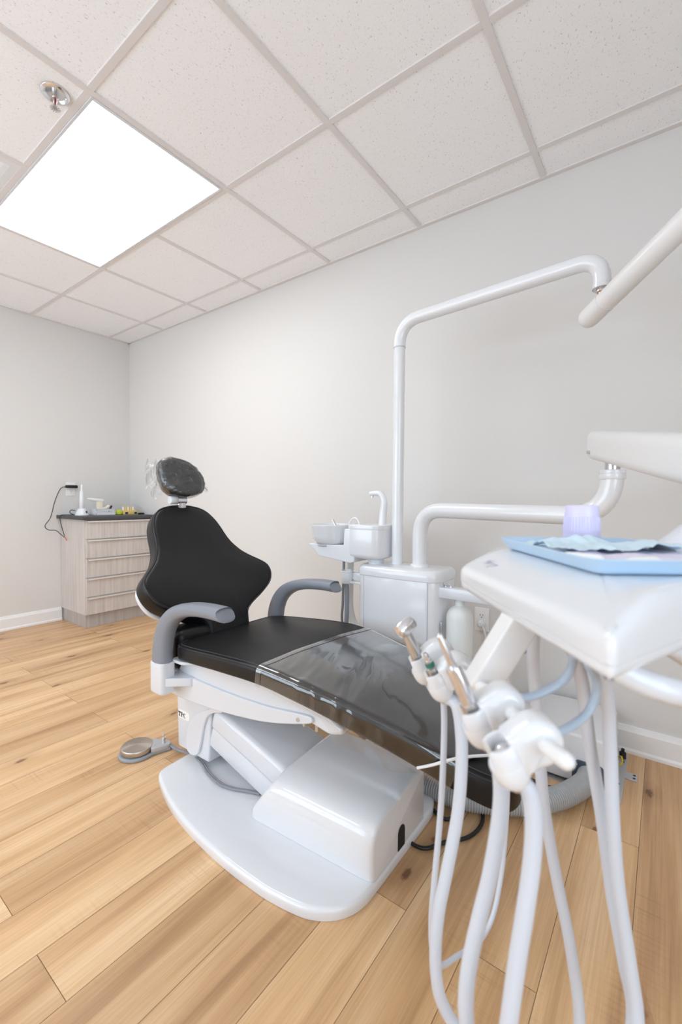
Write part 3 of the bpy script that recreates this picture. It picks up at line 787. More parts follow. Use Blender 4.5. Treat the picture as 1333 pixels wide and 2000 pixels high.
# clear sheet over the leg half of the cushion
def prof_pt(x, t):
    """t 0..1 across the cushion: near underside edge -> up the side -> over the top -> far side"""
    h = smtab(HW, x); z1 = smtab(ZT, x); T = smtab(TK, x); r = .016; e = .0045
    segs = [('s', T-r), ('c', PI/2*r), ('t', 2*(h-r)), ('c2', PI/2*r), ('s2', T-r)]
    tot = sum(l for _, l in segs); d = t*tot
    for nme, l in segs:
        if d <= l or nme == 's2': break
        d -= l
    dome = lambda yy: .0075*sm(1.5*(1-abs(yy)/max(h, .02)))
    if nme == 's': return (x, YC-h-e, z1-T+d), Vector((0, -1, 0))
    if nme == 'c':
        a = d/r; return (x, YC-h+r-(r+e)*math.cos(a), z1-r+(r+e)*math.sin(a)), Vector((0, -math.cos(a), math.sin(a)))
    if nme == 't': yy = -(h-r)+d; return (x, YC+yy, z1+e+dome(yy)), Vector((0, 0, 1))
    if nme == 'c2':
        a = d/r; return (x, YC+h-r+(r+e)*math.sin(a), z1-r+(r+e)*math.cos(a)), Vector((0, math.sin(a), math.cos(a)))
    return (x, YC+h+e, z1-r-d), Vector((0, 1, 0))
def SL(v): return .565+.066*min(1, v*1.3)
def sheet(u, v):
    x = -.985+.048*v+SL(v)*u
    p, n = prof_pt(x, v)
    p = Vector(p)
    q = Vector((x*20+p.y*7, p.y*5-x*2, .3)); w1 = noise.noise(q)
    q2_ = Vector((x*46+p.y*20, p.y*8-x*4, 2.1)); w2 = noise.noise(q2_)
    fall = math.exp(-((u-.35)/.25)**2)
    a = max(0, w1*.005)*fall+max(0, w2)*.0042*(.1+fall)*sm((.62-v)*5)
    if v < .13: a += max(0, math.sin(x*95+noise.noise(Vector((x*11, v*8, 5)))*2.5))*.003*sm((u-.08)*6)*sm((.8-u)*5)*(1-abs(v-.06)/.08)
    p += n*a
    return tuple(p)
t = thing('plastic_sheet', 'crinkled clear plastic sheet stretched over the leg half of the black chair cushion', 'plastic cover', (-.7, YC, .45))
obj('film', MB().grid(110, 90, sheet), FILM, t, sharp=180)
def hem(u0, du, off):
    return lambda a, b: tuple(Vector(sheet(u0+du*b, a))+prof_pt(-.985+.048*a+SL(a)*(u0+du*b), a)[1]*off)
obj('hem', MB().grid(70, 4, hem(0, .034, .0012)), FILM, t, sharp=180)
# loose skirt hanging off the near edge above the pump housing
def skirt(u, v):
    x = -.80+.36*u; h = smtab(HW, x); z1 = smtab(ZT, x)-smtab(TK, x)
    drop = (.050*sm(u*4)*sm((1-u)*2.4)+.004)*v
    y = YC-h-.006+.012*v+.005*v*math.sin(x*48)
    return (x+.004*v*math.sin(x*40), y, z1+.004-drop)
obj('skirt', MB().grid(70, 14, skirt), SKIRT, t, sharp=180)
el = [(-.80+.36*0.0, 0, 0)]
pth = []
for a in [i/60 for i in range(61)]:
    x = -.985+.048*a+(.60-.048*a); p, n = prof_pt(x+.0, a*.96+.0)
    p = Vector(p)+n*.004; p.x -= .055*sm((.16-a)*8); 
    pth.append(p)
pth = [(-0.4927,1.0000,0.3553), (-0.4563,1.0120,0.3710), (-.420, 1.020, .3915), (-.396, 1.068, .3860), (-.366, 1.128, .3725), (-.340, 1.180, .3590), (-.318, 1.222, .3450), (-.308, 1.250, .318)]
obj('elastic_cord', MB().tube(spline(pth, 5), .0040, 8), WARM, t)

# thin plastic bag over the headrest
def bagfn(x, y, h, k):
    p = Vector(hd(x*1.06, y*1.05, h-.052))
    n = noise.noise(Vector((x*26+y*14, y*40-x*20, h*20+3)))
    return tuple(p+HN*(.004+.010*abs(n))+HU*.004*n)
t = thing('headrest_bag', 'crinkled clear plastic bag pulled over the black headrest, loose at its left side', 'plastic cover', tuple(HC))
obj('film', MB().cushion(ho, .074, .022, bagfn, kn=6), FILM2, t, sharp=180)
def flap(u, v):
    a = -.078-.066*u*(1-.45*abs(v-.5)); s = -.075+.178*v+.008*math.sin(u*9)
    n = -.03+.018*math.sin(v*13+u*7)*u+.012*noise.noise(Vector((u*6, v*9, 4)))
    return hd(a, s-.012*u, n)
obj('loose_flap', MB().grid(22, 30, flap), FILM2, t, sharp=180)
def tail(u, v):
    a = .104+.03*u; s = -.055+.05*v*(1-.6*u)-.006*u
    return hd(a, s, -.01+.008*math.sin(v*9+u*5))
obj('loose_tail', MB().grid(12, 12, tail), FILM2, t, sharp=180)

# foot switch with its cord
fc = Vector((-1.694, .925, 0)); fd = Vector((.56, .83, 0)).normalized(); fp = Vector((-fd.y, fd.x, 0))
t = thing('foot_switch', 'round steel-topped foot switch on the wood floor left of the chair base', 'foot control', tuple(fc))
def fl_(x, y, z): return tuple(fc+fd*x+fp*y+Vector((0, 0, z)))
o_ = [(-.078+.0, 0)]
oo = [(.070*math.cos(a)-.008, .070*math.sin(a)) for a in [PI*.20+PI*1.6*i/20 for i in range(21)]]+[(.085, -.028), (.118, -.020), (.124, 0), (.118, .020), (.085, .028)]
obj('base', MB().cushion(oo, .014, .005, lambda x, y, h, k: fl_(x, y, h), kn=2), FOOTGREY, t)
obj('housing', MB().cushion(rpoly([(.045, -.040), (.115, -.018), (.122, 0), (.115, .018), (.045, .040)], .008, 3), .028, .008, lambda x, y, h, k: fl_(x, y, .008+h*(1-.25*sm((x-.05)/.06))), kn=2), GALV, t)
obj('foot_disc', MB().lathe([(.060, .018), (.061, .026), (.061, .034), (.059, .0365), (.04, .0385), (.0, .041)], fl_(-.008, 0, 0), n=48, capt=False), SPUN, t)
obj('toggle', MB().lathe([(.007, .03), (.007, .042), (.0085, .043), (.0085, .050), (.003, .051), (.003, .060), (.005, .062), (.004, .066)], fl_(.092, .0, 0), n=16), CHROME, t)
cd = [fl_(.118, -.004, .018), (-1.5804,1.0201,0.0140), (-1.4879,1.0283,0.0200), (-1.3863,1.0025,0.0370), (-1.3145,0.9791,0.0370), (-1.2350,0.9671,0.0370), (-1.1777,0.9764,0.0370), (-1.1254,0.9994,0.0370), (-1.0809,1.0167,0.0370)]
cm = MB()
for d_ in (-.0038, .0038): cm.tube([p+Vector((d_*.6, d_*.8, 0)) for p in spline(cd, 7)], .0042, 8)
obj('cord', cm, GREYHOSE if False else DARKHOSE, t)

# ------------------------------------------------------------------ dental unit behind the chair
un = thing('dental_unit', 'white dental unit tower with spittoon and pipe arms, behind the chair by the back wall', 'dental unit', (-.9, 1.7, 0))
ux0, ux1, uy0, uy1 = -1.105, -.715, 1.60, 1.82
uo = rpoly([(ux0, uy0+.012), (-.9, uy0-.006), (ux1, uy0+.012), (ux1, uy1), (ux0, uy1)], [.05, .5, .06, .04, .04], 7)
ub = obj('cabinet_body', MB().cushion(uo, .285, .004, lambda x, y, h, k: (x, y, .428+h), rb=.035, kn=1), WHITE, un)
uo2 = [(-.91+(x+.91)*1.018, 1.71+(y-1.71)*1.03) for x, y in uo]
obj('top_cover', MB().cushion(uo2, .046, .026, lambda x, y, h, k: (x, y, .706+h+.006*sm(k*1.5)), rb=.003, kn=3, seg=6), WHITE, un)
for x_ in (-1.062, -.757): obj('panel_seam', MB().box(x_, x_+.0009, uy0+.0074, uy0+.012, .46, .705), GREYINK, ub)
obj('support_leg', MB().tube(bend([(-.93, 1.70, .44), (-.93, 1.70, .045), (-.93, 1.44, .045)], .08), .032, 18).lathe([(.0, 0), (.11, 0), (.11, .012), (.0, .013)], (-.93, 1.70, 0), n=32, capb=False, capt=False).box(-.96, -.90, 1.36, 1.5, .0305, .06, .004), WHITE2, un)
obj('latch', MB().box(-.7135, -.709, 1.64, 1.655, .505, .55, .001), GALV, ub)

# light post and boom
lp = [(-0.9465,1.6980,0.7538), (-0.9464,1.7330,1.7641)]
E0 = Vector(lp[0]); 
p_top = Vector((E0.x, E0.y, 1.808)); p_el = Vector((-0.1792,1.6368,1.8182)); p_el.z = max(p_el.z, 1.742)
dn = Vector((p_el.x, p_el.y, p_el.z-.10))
post = obj('light_post', MB().tube([(E0.x, E0.y, E0.z-.03), (E0.x, E0.y, 1.70)], .0245, 24), WHITE, un)
obj('light_boom', MB().tube(bend([(E0.x, E0.y, 1.701), p_top, p_el, dn], [.10, .075], 10), .0262, 24), WHITE, post)
obj('post_collar', MB().lathe([(.0262, -.002), (.0262, .002)], (E0.x, E0.y, 1.700), n=24), GALV, post)
el_ = MB().lathe([(.0275, .0), (.0275, .012), (.0264, .013)], dn, n=24, capb=False, capt=False)
obj('boom_collar', el_, WHITE, post)
JL = dn

# delivery arm: up, over, up again to its joint
A0 = Vector((-0.8382,1.7000,0.7506)); A0.z = .752
A1 = Vector((A0.x, A0.y, .997)); A3 = Vector((-0.1282,1.5258,1.1128)); A2 = Vector((A3.x, A3.y, .992)); A4 = Vector((A3.x, A3.y, 1.125))
da = obj('delivery_arm', MB().tube(bend([A0-Vector((0, 0, .02)), A1, A2, A4], [.115, .125], 12), .031, 28), WHITE, un)
obj('flange', MB().lathe([(.041, -.004), (.041, .006), (.038, .012), (.033, .015)], A0, n=28), WHITE, da)
obj('joint_collar', MB().lathe([(.034, -.022), (.035, -.020), (.035, -.008), (.0335, -.007), (.0335, -.005), (.035, -.004), (.035, .004), (.033, .006)], A4, n=28), WHITE, da)
obj('joint_pin', MB().lathe([(.020, .0), (.020, .03)], A4, n=18), STEEL, da)

# spittoon on the left of the tower
SY = 1.67
tw0, tw1 = Vector((-1.1600,1.6700,0.9134)), Vector((-0.9797,1.6700,0.7652))
tzt, tzb = .922, .775
tc = ((tw0.x+tw1.x)/2, SY)
tw = (tw1.x-tw0.x)/2
to = rpoly([(tc[0]-tw, SY-.075), (tc[0]+tw, SY-.075), (tc[0]+tw, SY+.085), (tc[0]-tw, SY+.085)], [.05, .065, .06, .04], 8)
st = obj('spittoon_tower', MB().cushion(to, tzt-tzb, .006, lambda x, y, h, k: (x, y, tzb+h), rb=.022, kn=1), WHITE, un)
obj('tower_lid', MB().cushion([(tc[0]+(x-tc[0])*1.01, SY+(y-SY)*1.01) for x, y in to], .020, .004, lambda x, y, h, k: (x, y, tzt-.016+h), rb=.001, kn=1), WHITE, st)
obj('swivel_neck', MB().lathe([(.034, -.04), (.034, -.012), (.036, -.010), (.036, -.004), (.034, 0), (.033, .01)], (Vector((-1.0381,1.6700,0.7668)).x, SY, tzb), n=24), WHITE2, st)
bc = Vector((-1.2918,1.6700,0.8657)); bR = .100
zb_, zt_ = .828, .916
# supporting bracket under the bowl
br = [(bc.x-.085, .826), (bc.x-.082, .818), (bc.x-.045, .795), (bc.x-.035, .780), (bc.x-.020, .770), (tw0.x+.03, .752), (tw0.x+.05, .76), (tw0.x+.05, .905), (tw0.x-.006, .905), (tw0.x-.010, .830), (bc.x+.05, .826)]
obj('bowl_bracket', MB().cushion(rpoly(br, .006, 3), .14, .004, lambda x, z, h, k: (x, SY-.07+h, z), kn=0), WHITE, st)
bowl = obj('bowl', MB().lathe([(.045, zb_-.002), (.072, zb_), (.084, zb_+.010), (.091, zb_+.035), (.097, zt_-.01), (.1005, zt_-.002), (.100, zt_+.002), (.097, zt_+.002), (.092, zt_-.006), (.083, zt_-.05), (.06, zt_-.068), (.012, zt_-.075)], (bc.x, SY, 0), n=48), WHITE, un)
obj('bowl_seat', MB().lathe([(.074, zb_-.012), (.076, zb_-.008), (.070, zb_+.001)], (bc.x, SY, 0), n=40), GALV, bowl)
obj('rinse_nozzle', MB().tube([(-1.2719,1.6800,0.9057), (-1.2940,1.6800,0.9395)], [.0075, .006], 12).tube([(-1.2719,1.6800,0.9033), (-1.2566,1.6800,0.9138)], .005, 10), CHROME, bowl)
obj('rinse_tube', MB().tube(spline([(-1.1791,1.6600,0.9083), (-1.1764,1.6600,0.9322), (-1.1535,1.6600,0.9520), (-1.1305,1.6600,0.9433), (-1.1218,1.6600,0.9178)], 6), .0045, 10), WHITE, st)
fz = [(-1.0140,1.6800,0.9192), (-1.0095,1.6800,0.9833), (-1.0048,1.6800,1.0290), (-1.0211,1.6800,1.0608), (-1.0481,1.6800,1.0666), (-1.0781,1.6800,1.0643)]
fs_ = spline(fz, 6); obj('cup_filler', MB().tube(fs_, [.0175-.0065*i/(len(fs_)-1) for i in range(len(fs_))], 16, rnd=False), WHITE, st)
obj('filler_nozzle', MB().lathe([(.006, -.010), (.006, 0)], (-1.0697,1.6800,1.0562), n=10), STEEL, st)

# suction holder, hoses and drain pipe at the left of the tower
hx = Vector((-1.1697,1.6300,0.6837))
sh_ = obj('suction_holder', MB().lathe([(.024, -.030), (.025, -.028), (.026, .022), (.030, .024), (.030, .029), (.024, .029), (.022, .02)], hx, n=26).box(hx.x+.01, ux0+.02, 1.62, 1.66, hx.z-.028, hx.z-.018, .002).box(hx.x+.01, ux0+.02, 1.64, 1.66, hx.z-.01, hx.z+.02, .002), WHITE, un)
obj('suction_hose', MB().tube(spline([(-1.1752,1.6300,0.6547), (-1.1691,1.6300,0.6270), (-1.1684,1.6300,0.5560), (-1.1704,1.6300,0.4725), (hx.x+.01, 1.60, .3), (hx.x+.08, 1.55, .08), (hx.x+.2, 1.5, .05)], 6), .0105, 12), DARKHOSE, un)
obj('suction_hose', MB().tube(spline([(-1.2246,1.6800,0.7589), (-1.2240,1.6800,0.7052), (-1.2263,1.6800,0.6363), (-1.2283,1.6800,0.5377), (-1.2304,1.6800,0.4486), (hx.x+.0, 1.66, .3), (hx.x+.10, 1.6, .10)], 6), .0065, 10), DARKHOSE, un)
obj('drain_pipe', MB().tube(bend([(-1.2282,1.7400,0.7575), (-1.2296,1.7400,0.6018), (-1.2316,1.7400,0.5058), (-1.2001,1.7400,0.4180), (-1.0632,1.7400,0.4067)], [.04, .04, .05], 6), .0175, 16), WARM, un)

# water bottle bracket on the right
bk0 = Vector((-0.7459,1.6400,0.6692))
obj('bottle_bracket', MB().box(bk0.x, bk0.x+.225, 1.64, 1.70, bk0.z-.022, bk0.z+.020, .003), WHITE2, un)
bq = Vector((-0.6496,1.6800,0.6446)); bq.z = bk0.z-.024
wb = obj('water_bottle', MB().lathe([(.0, -.30), (.045, -.30), (.0515, -.295), (.052, -.28), (.052, -.075), (.050, -.062), (.044, -.048), (.030, -.034), (.018, -.026), (.0165, -.014)], bq, n=36, capb=False), BOTTLE, un)
obj('bottle_cap', MB().lathe([(.0195, -.016), (.0195, -.012), (.017, -.011), (.017, .0)], bq, n=24), WARM, wb)
tg_ = MB()
for dx in (0, .022):
    c_ = Vector((-0.6956,1.6700,0.6938))+Vector((dx-.01, 0, 0)); c_.z = bk0.z+.02
    tg_.lathe([(.006, 0), (.006, .004), (.003, .005)], c_, n=12); tg_.tube([c_+Vector((0, 0, .004)), c_+Vector((-.012, 0, .014))], [.002, .003], 8, rnd=True)
obj('toggle', tg_, CHROME, un)

# ------------------------------------------------------------------ operating light on the boom
t = thing('operating_light', 'white operating light arm rising to the upper right, hung from the pipe boom', 'dental light', tuple(JL))
S0 = Vector((-0.2077,1.5989,1.6216)); S1 = Vector((0.0242,1.4012,1.7358)); S2 = S0+(S1-S0)*1.9
dS = (S1-S0).normalized()
JB = JL+Vector((0, 0, -.006))
q_ = S0+dS*((JB-S0).dot(dS))
obj('pivot', MB().tube([JL+Vector((0, 0, .004)), Vector((JL.x, JL.y, q_.z))], .0125, 18), BRASS, t)
obj('pivot_washer', MB().tube([JL+Vector((.0, 0, .001)), JL+Vector((0, 0, -.010))], .0165, 18), STEEL, t)
obj('spring_arm', MB().tube([S0, S2], .0315, 26, rnd=True), WARM, t)
obj('end_cap', MB().tube([S0+dS*.062, S0+dS*.0645], .0321, 26), WHITE, t)
obj('screw', MB().lathe([(.003, 0), (.003, .002)], S0+dS*.045+Vector((0, 0, .0315)), n=8), STEEL, t)
# drop yoke and lamp head (its clear shield just enters the frame)
LH = Vector((0.1190,1.2482,1.4708))
yk = spline([S2-dS*.02, S2+Vector((.03, -.02, -.12)), LH+Vector((.06, .04, .10)), LH+Vector((.03, .02, .03))], 8)
obj('yoke', MB().tube(yk, .016, 14), WHITE2, t)
rv = Vector((.803, .595, 0)); fv = Vector((-.595, .803, 0))
lo_ = rpoly([(-.02, -.085), (.16, -.085), (.20, 0), (.16, .085), (-.02, .085), (-.05, 0)], .05, 6)
lh = obj('lamp_head', MB().cushion(lo_, .07, .03, lambda x, z, h, k: tuple(LH+rv*x+Vector((0, 0, 1))*z+fv*(h-.03)), kn=3), WHITE, t)
so2 = [(-.130, .012), (-.117, .046), (-.085, .08), (-.04, .105), (.06, .11), (.08, 0), (.06, -.11), (-.03, -.108), (-.075, -.082), (-.108, -.035)]
so2 = [(p[0], p[1]) for p in spline([Vector((a, b, 0)) for a, b in so2], 4, True)]
obj('clear_shield', MB().cushion(so2, .05, .012, lambda x, z, h, k: tuple(LH+rv*x+Vector((0, 0, 1))*z+fv*(h-.085)), kn=2), SHIELD, lh)
pth = [tuple(LH+rv*x+Vector((0, 0, 1))*z-fv*.085) for x, z in so2]
obj('shield_rim', MB().tube(pth+[pth[0]], .0022, 8, cap=False), SATIN, lh)

# ------------------------------------------------------------------ utility box by the wall, hose and cables
t = thing('utility_box', 'white floor utility box with open bracket end against the back wall, right of the chair', 'junction box', (-.3, 1.93, 0))
bo3 = []
prof = [(-.52, .012), (-.52, .09), (-.505, .135), (-.47, .168), (-.42, .183), (-.34, .189), (-.16, .189), (-.142, .182), (-.134, .165), (-.132, .012)]
obj('cover', MB().cushion(rpoly(prof, .012, 3), .325, .008, lambda x, z, h, k: (x, 1.778+h, z), kn=0), WHITE, t)
obj('base_plate', MB().box(-.50, -.098, 1.768, 2.118, .0, .004).box(-.10, -.06, 1.935, 1.985, .0, .0042, .001, 1), GALV, t)
bx_ = MB().box(-.131, -.129, 1.94, 2.02, .004, .06).box(-.131, -.118, 1.94, 1.943, .004, .06)
obj('bracket', bx_, GALV, t)
for (x, y) in ((-.113, 1.81), (-.115, 1.88), (-.112, 2.05), (-.07, 1.95), (-.07, 1.972)): obj('hole', MB().lathe([(.005, .0), (.005, .0006)], (x, y, .0042), n=12), DARK, t)
obj('yellow_tube', MB().tube(spline([(-.135, 2.03, .02), (-.122, 2.025, .035), (-.114, 2.01, .04), (-.112, 1.998, .025), (-.125, 1.99, .012)], 5), .0035, 8), mat('yellow_tubing', (222, 190, 40), .4), t)
obj('valve', MB().lathe([(.012, .004), (.012, .025), (.006, .028), (.006, .04)], (-.115, 2.085, .0), n=14), DARK, t)
fk = [(-.252, .012), (-.252, .085), (-.236, .100), (-.16, .100), (-.146, .086), (-.146, .012)]
fg = obj('hose_flange', MB().cushion(rpoly(fk, .006, 3), .006, .001, lambda x, z, h, k: (x, 1.778-h, z), kn=1), mat('dark_blue_grey_plastic', (70, 80, 96), .4), t)
obj('screw', MB().lathe([(.005, 0), (.005, .003)], (-.238, 1.772, .086), ax=(0, -1, 0), n=12), CHROME, fg)

hp = [(-.90, 1.48, .04), (-.78, 1.425, .04), (-.646, 1.395, .04), (-.528, 1.405, .04), (-.426, 1.452, .040), (-.325, 1.525, .041), (-.248, 1.625, .046), (-.205, 1.72, .052), (-.199, 1.771, .054)]
hs_ = spline(hp, 30); 
# resample evenly
L_ = [0]
for a, b in zip(hs_, hs_[1:]): L_.append(L_[-1]+(b-a).length)
tot = L_[-1]; pitch = .0078; nr_ = int(tot/pitch)*4; pts = []; rad = []
j = 0
for i in range(nr_+1):
    d = tot*i/nr_
    while j < len(L_)-2 and L_[j+1] < d: j += 1
    f = (d-L_[j])/max(1e-9, L_[j+1]-L_[j]); pts.append(hs_[j].lerp(hs_[j+1], f)); rad.append((.0365, .0355, .0325, .0355)[i % 4])
tag(obj('corrugated_hose', MB().tube(pts, rad, 26), CORRU, sharp=75), 'fat grey corrugated hose on the floor running under the chair to the utility box', 'hose')

t = thing('mains_cable', 'thick black cable curling on the floor out of the white pump housing', 'cable', (-.55, 1.25, 0))
bc_ = [(-.62, 1.108, .055), (-.595, 1.11, .05), (-0.6289,1.1839,0.0120), (-0.6028,1.1681,0.0070), (-0.5491,1.1722,0.0070), (-0.5101,1.2309,0.0070), (-0.4618,1.2926,0.0070), (-0.4470,1.3648,0.0070), (-0.4638,1.4294,0.0070), (-0.4987,1.4650,0.0070), (-.54, 1.33, .006), (-.60, 1.34, .006)]
obj('cable', MB().tube(spline(bc_, 8), .0058, 10), CABLE, t)
o = obj('black_lead', MB().tube(spline([(-.52, 1.62, .006), (-0.4121,1.7197,0.0060), (-0.3805,1.7094,0.0060), (-0.3112,1.7037,0.0060), (-0.2793,1.7422,0.0060), (-0.2615,1.7771,0.0120), (-.265, 1.790, .02)], 8), .0055, 10), CABLE)
tag(o, 'black lead on the floor running under the front of the utility box', 'cable')

# ------------------------------------------------------------------ instrument console over the chair's foot end
CO = Vector((-0.0861,0.6206,0.0000)); CA = Vector((.8038, .5949, 0)); CB = Vector((-.5949, .8038, 0)); UZ = Vector((0, 0, 1))
def cl_(a, b, z): p = CO+CA*a+CB*b; return (p.x, p.y, z)
cs = thing('instrument_console', 'white instrument console on a jointed arm, carrying the blue tray and instrument holders', 'dental console', cl_(0, 0, .893))
co = dens(rpoly([(-.107, .188), (-.0885, -.2125), (.185, -.036), (.215, .285)], [.045, .013, .05, .05], 7), .03)
def crown(a, t): return .027*sm((a+.100)/.085)*t
obj('console_top', MB().cushion(co, .025, .012, lambda a, b, h, k: cl_(a, b, .906+h+crown(a, h/.025)), rb=.001, kn=9, seg=5), WHITE, cs, sharp=50)
obj('console_bottom', MB().cushion(rim(co, .0012*sgn(co)), .0135, .001, lambda a, b, h, k: cl_(a, b, .892+h), rb=.009, kn=2), WHITE, cs, sharp=50)
# pale script mark near its far front corner
fc_ = bpy.data.curves.new('mark', 'FONT'); fc_.body = 'Mirage'; fc_.size = .020; fc_.shear = .45; fc_.space_character = .95
fo = bpy.data.objects.new('mark', fc_); C.objects.link(fo)
bpy.context.view_layer.update()
me_ = bpy.data.meshes.new_from_object(fo.evaluated_get(bpy.context.evaluated_depsgraph_get()))
mm_ = MB(); v_ = []
for v in me_.vertices:
    a = -.0745+v.co.y*1.0; b = .150-v.co.x*1.0
    v_.append(cl_(a, b, .9312+crown(a, 1)))
mm_.add(v_, [tuple(p.vertices) for p in me_.polygons])
bpy.data.objects.remove(fo); bpy.data.meshes.remove(me_)
obj('script_mark', mm_, GREYINK, cs, smooth=False)
# jointed arm from the delivery pipe to the console
J = A4+Vector((0, 0, .03))
K0 = Vector((-0.1639,1.5213,1.2086)); K1 = Vector((0.0225,1.0152,1.1198)); ar_ = (K1-K0).normalized(); K2 = K0+ar_*.76
side = ar_.cross(UZ).normalized(); upv = side.cross(ar_)
obj('spring_arm', MB().obox((K0+K2)/2, ar_, side, upv, (K2-K0).length, .074, .086, .022, 6), WARM, cs, sharp=60)
sc_ = MB()
for q in (.020, .042): 
    sc_.lathe([(.0055, -.001), (.0055, .002), (.003, .0035)], K0+ar_*(q+.012)-upv*.020+side*(-.0365 if side.dot(Vector((0, 0, 0))-K0) < 0 else .0365), ax=(side*-1 if side.dot(Vector((0, 0, 0))-K0) < 0 else side), n=12)
obj('screw', sc_, STEEL, cs)
obj('console_neck', MB().tube(bend([K2-ar_*.05, K2-ar_*.05+Vector((0, 0, -.07)), cl_(.155, .06, .955)], .04), .026, 18).lathe([(.04, .94), (.04, .962), (.03, .97)], cl_(.155, .06, 0), n=24), WHITE2, cs)
# pull handle under the near corner
hh = [cl_(-.05, -.14, .885), (-0.0183,0.4911,0.8712), (-0.0000,0.4982,0.8648), (0.0194,0.5185,0.8567), (0.0498,0.5777,0.8408), (0.0704,0.6671,0.8243), (0.0564,0.7188,0.8190), cl_(.06, -.03, .886)]
obj('handle', MB().tube(spline(hh, 7), .0125, 18, rnd=True), WHITE2, cs)
# bar and cross rod that carry the holders
bt_ = Vector((-0.1350,0.5657,0.9000)); bb_ = Vector((-0.1868,0.5567,0.7986)); bx2 = (bb_-bt_).normalized(); by2 = CB; bz2 = bx2.cross(by2)
by2 = (by2-bx2*by2.dot(bx2)).normalized(); bz2 = bx2.cross(by2)
obj('holder_bar', MB().obox((bt_+bb_)/2, bx2, by2, bz2, (bb_-bt_).length+.02, .036, .036, .004, 3), WARM, cs, sharp=30)
HP = [Vector((-0.2852,0.6517,0.7913)), Vector((-0.2454,0.6249,0.7851)), Vector((-0.1366,0.4826,0.8178)), Vector((-0.0951,0.4445,0.8099))]
r0_ = HP[3]+Vector((-0.0612,0.4137,0.8107))*0
rod_e = Vector((-0.0628,0.4089,0.8160)); 
obj('holder_rod', MB().tube([HP[0]+CB*.05+CA*.0, HP[0], HP[1], HP[2], HP[3], HP[3].lerp(rod_e, .5), rod_e], .0075, 16, rnd=True), WARM, cs)
HA = (CA*-.42+UZ*.905-CB*.05).normalized(); HG = (CA*.905+UZ*.42).normalized(); HB = HA.cross(HG)
RB = [.0245, .0245, .0205, .0225]
KC = []
for i, c in enumerate(HP):
    r = RB[i]; dk = .0335
    K = c-HG*dk-HA*.004; KC.append(K)
    hd_ = [ (r*math.cos(a), r*math.sin(a)) for a in [-PI*.62+PI*1.24*j/16 for j in range(17)] ]+[(-.012, r*.92), (-dk+.006, .016), (-dk+.006, -.021), (-.012, -r*.95)]
    ho_ = obj('instrument_holder', MB().cushion(hd_, .036, .010, lambda x, y, h, k: tuple(c+HG*x+HA*y+HB*(h-.018)), kn=3), WHITE, cs, sharp=60)
    # open clip: C-shaped sleeve along the instrument axis
    m = MB(); n = 22; vs = []; fs = []
    prof = [(.0125, .014), (.0135, .0155), (.0165, .0155), (.0178, .013), (.0178, -.014), (.0165, -.022), (.0135, -.027), (.0105, -.027), (.0105, -.02), (.0120, -.012)]
    a0, a1 = math.radians(-142), math.radians(142)
    for j in range(n):
        a = a0+(a1-a0)*j/(n-1)
        for (q, z) in prof: vs.append(K+HG*math.cos(a)*q+HB*math.sin(a)*q+HA*z)
    m_ = len(prof)
    for j in range(n-1):
        for k in range(m_): fs.append((j*m_+k, j*m_+(k+1) % m_, (j+1)*m_+(k+1) % m_, (j+1)*m_+k))
    fs.append(tuple(range(m_))); fs.append(tuple((n-1)*m_+k for k in range(m_)))
    obj('clip', m.add(vs, fs), WHITE, ho_, sharp=60)
    m = MB().lathe([(.0105, -.0265), (.0135, -.0278), (.0166, -.0225), (.0180, -.016), (.0183, -.006), (.0176, -.004), (.0125, -.004), (.0105, -.0265)], K, ax=HA, n=28, capb=False, capt=False)
    obj('clip_cup', m, WHITE, ho_)
# thin air lines looping from the holder valves up under the console
def line(pts, r, m=BLUETUBE, nm='air_line'): obj(nm, MB().tube(spline(pts, 8), r, 10), m, cs)
line([HP[2]+HG*.015, (-0.1182,0.5087,0.8191), (-0.1048,0.5249,0.8227), (-0.0876,0.5381,0.8355), (-0.0781,0.5334,0.8554), (-0.0748,0.5118,0.8801), cl_(-.05, -.06, .894)], .0046)
line([HP[3]+HG*.015, (-0.0836,0.4777,0.8035), (-0.0725,0.5108,0.8016), (-0.0612,0.5319,0.8110), (-0.0546,0.5375,0.8319), (-0.0542,0.5260,0.8507), (-0.0584,0.4988,0.8741), cl_(-.05, -.09, .894)], .0046)
line([HP[1]+HG*.015, (-0.2115,0.6810,0.7791), (-0.1886,0.7232,0.7907), (-0.1662,0.7156,0.8114), (-0.1531,0.7012,0.8350), (-0.1442,0.6590,0.8653), cl_(-.03, .03, .894)], .0062, DARKHOSE)
gr = 'handpieces in the instrument holders'
def hose(pts, r, par, m=GREYHOSE): obj('hose', MB().tube(spline(pts, 7), r, 14), m, par)
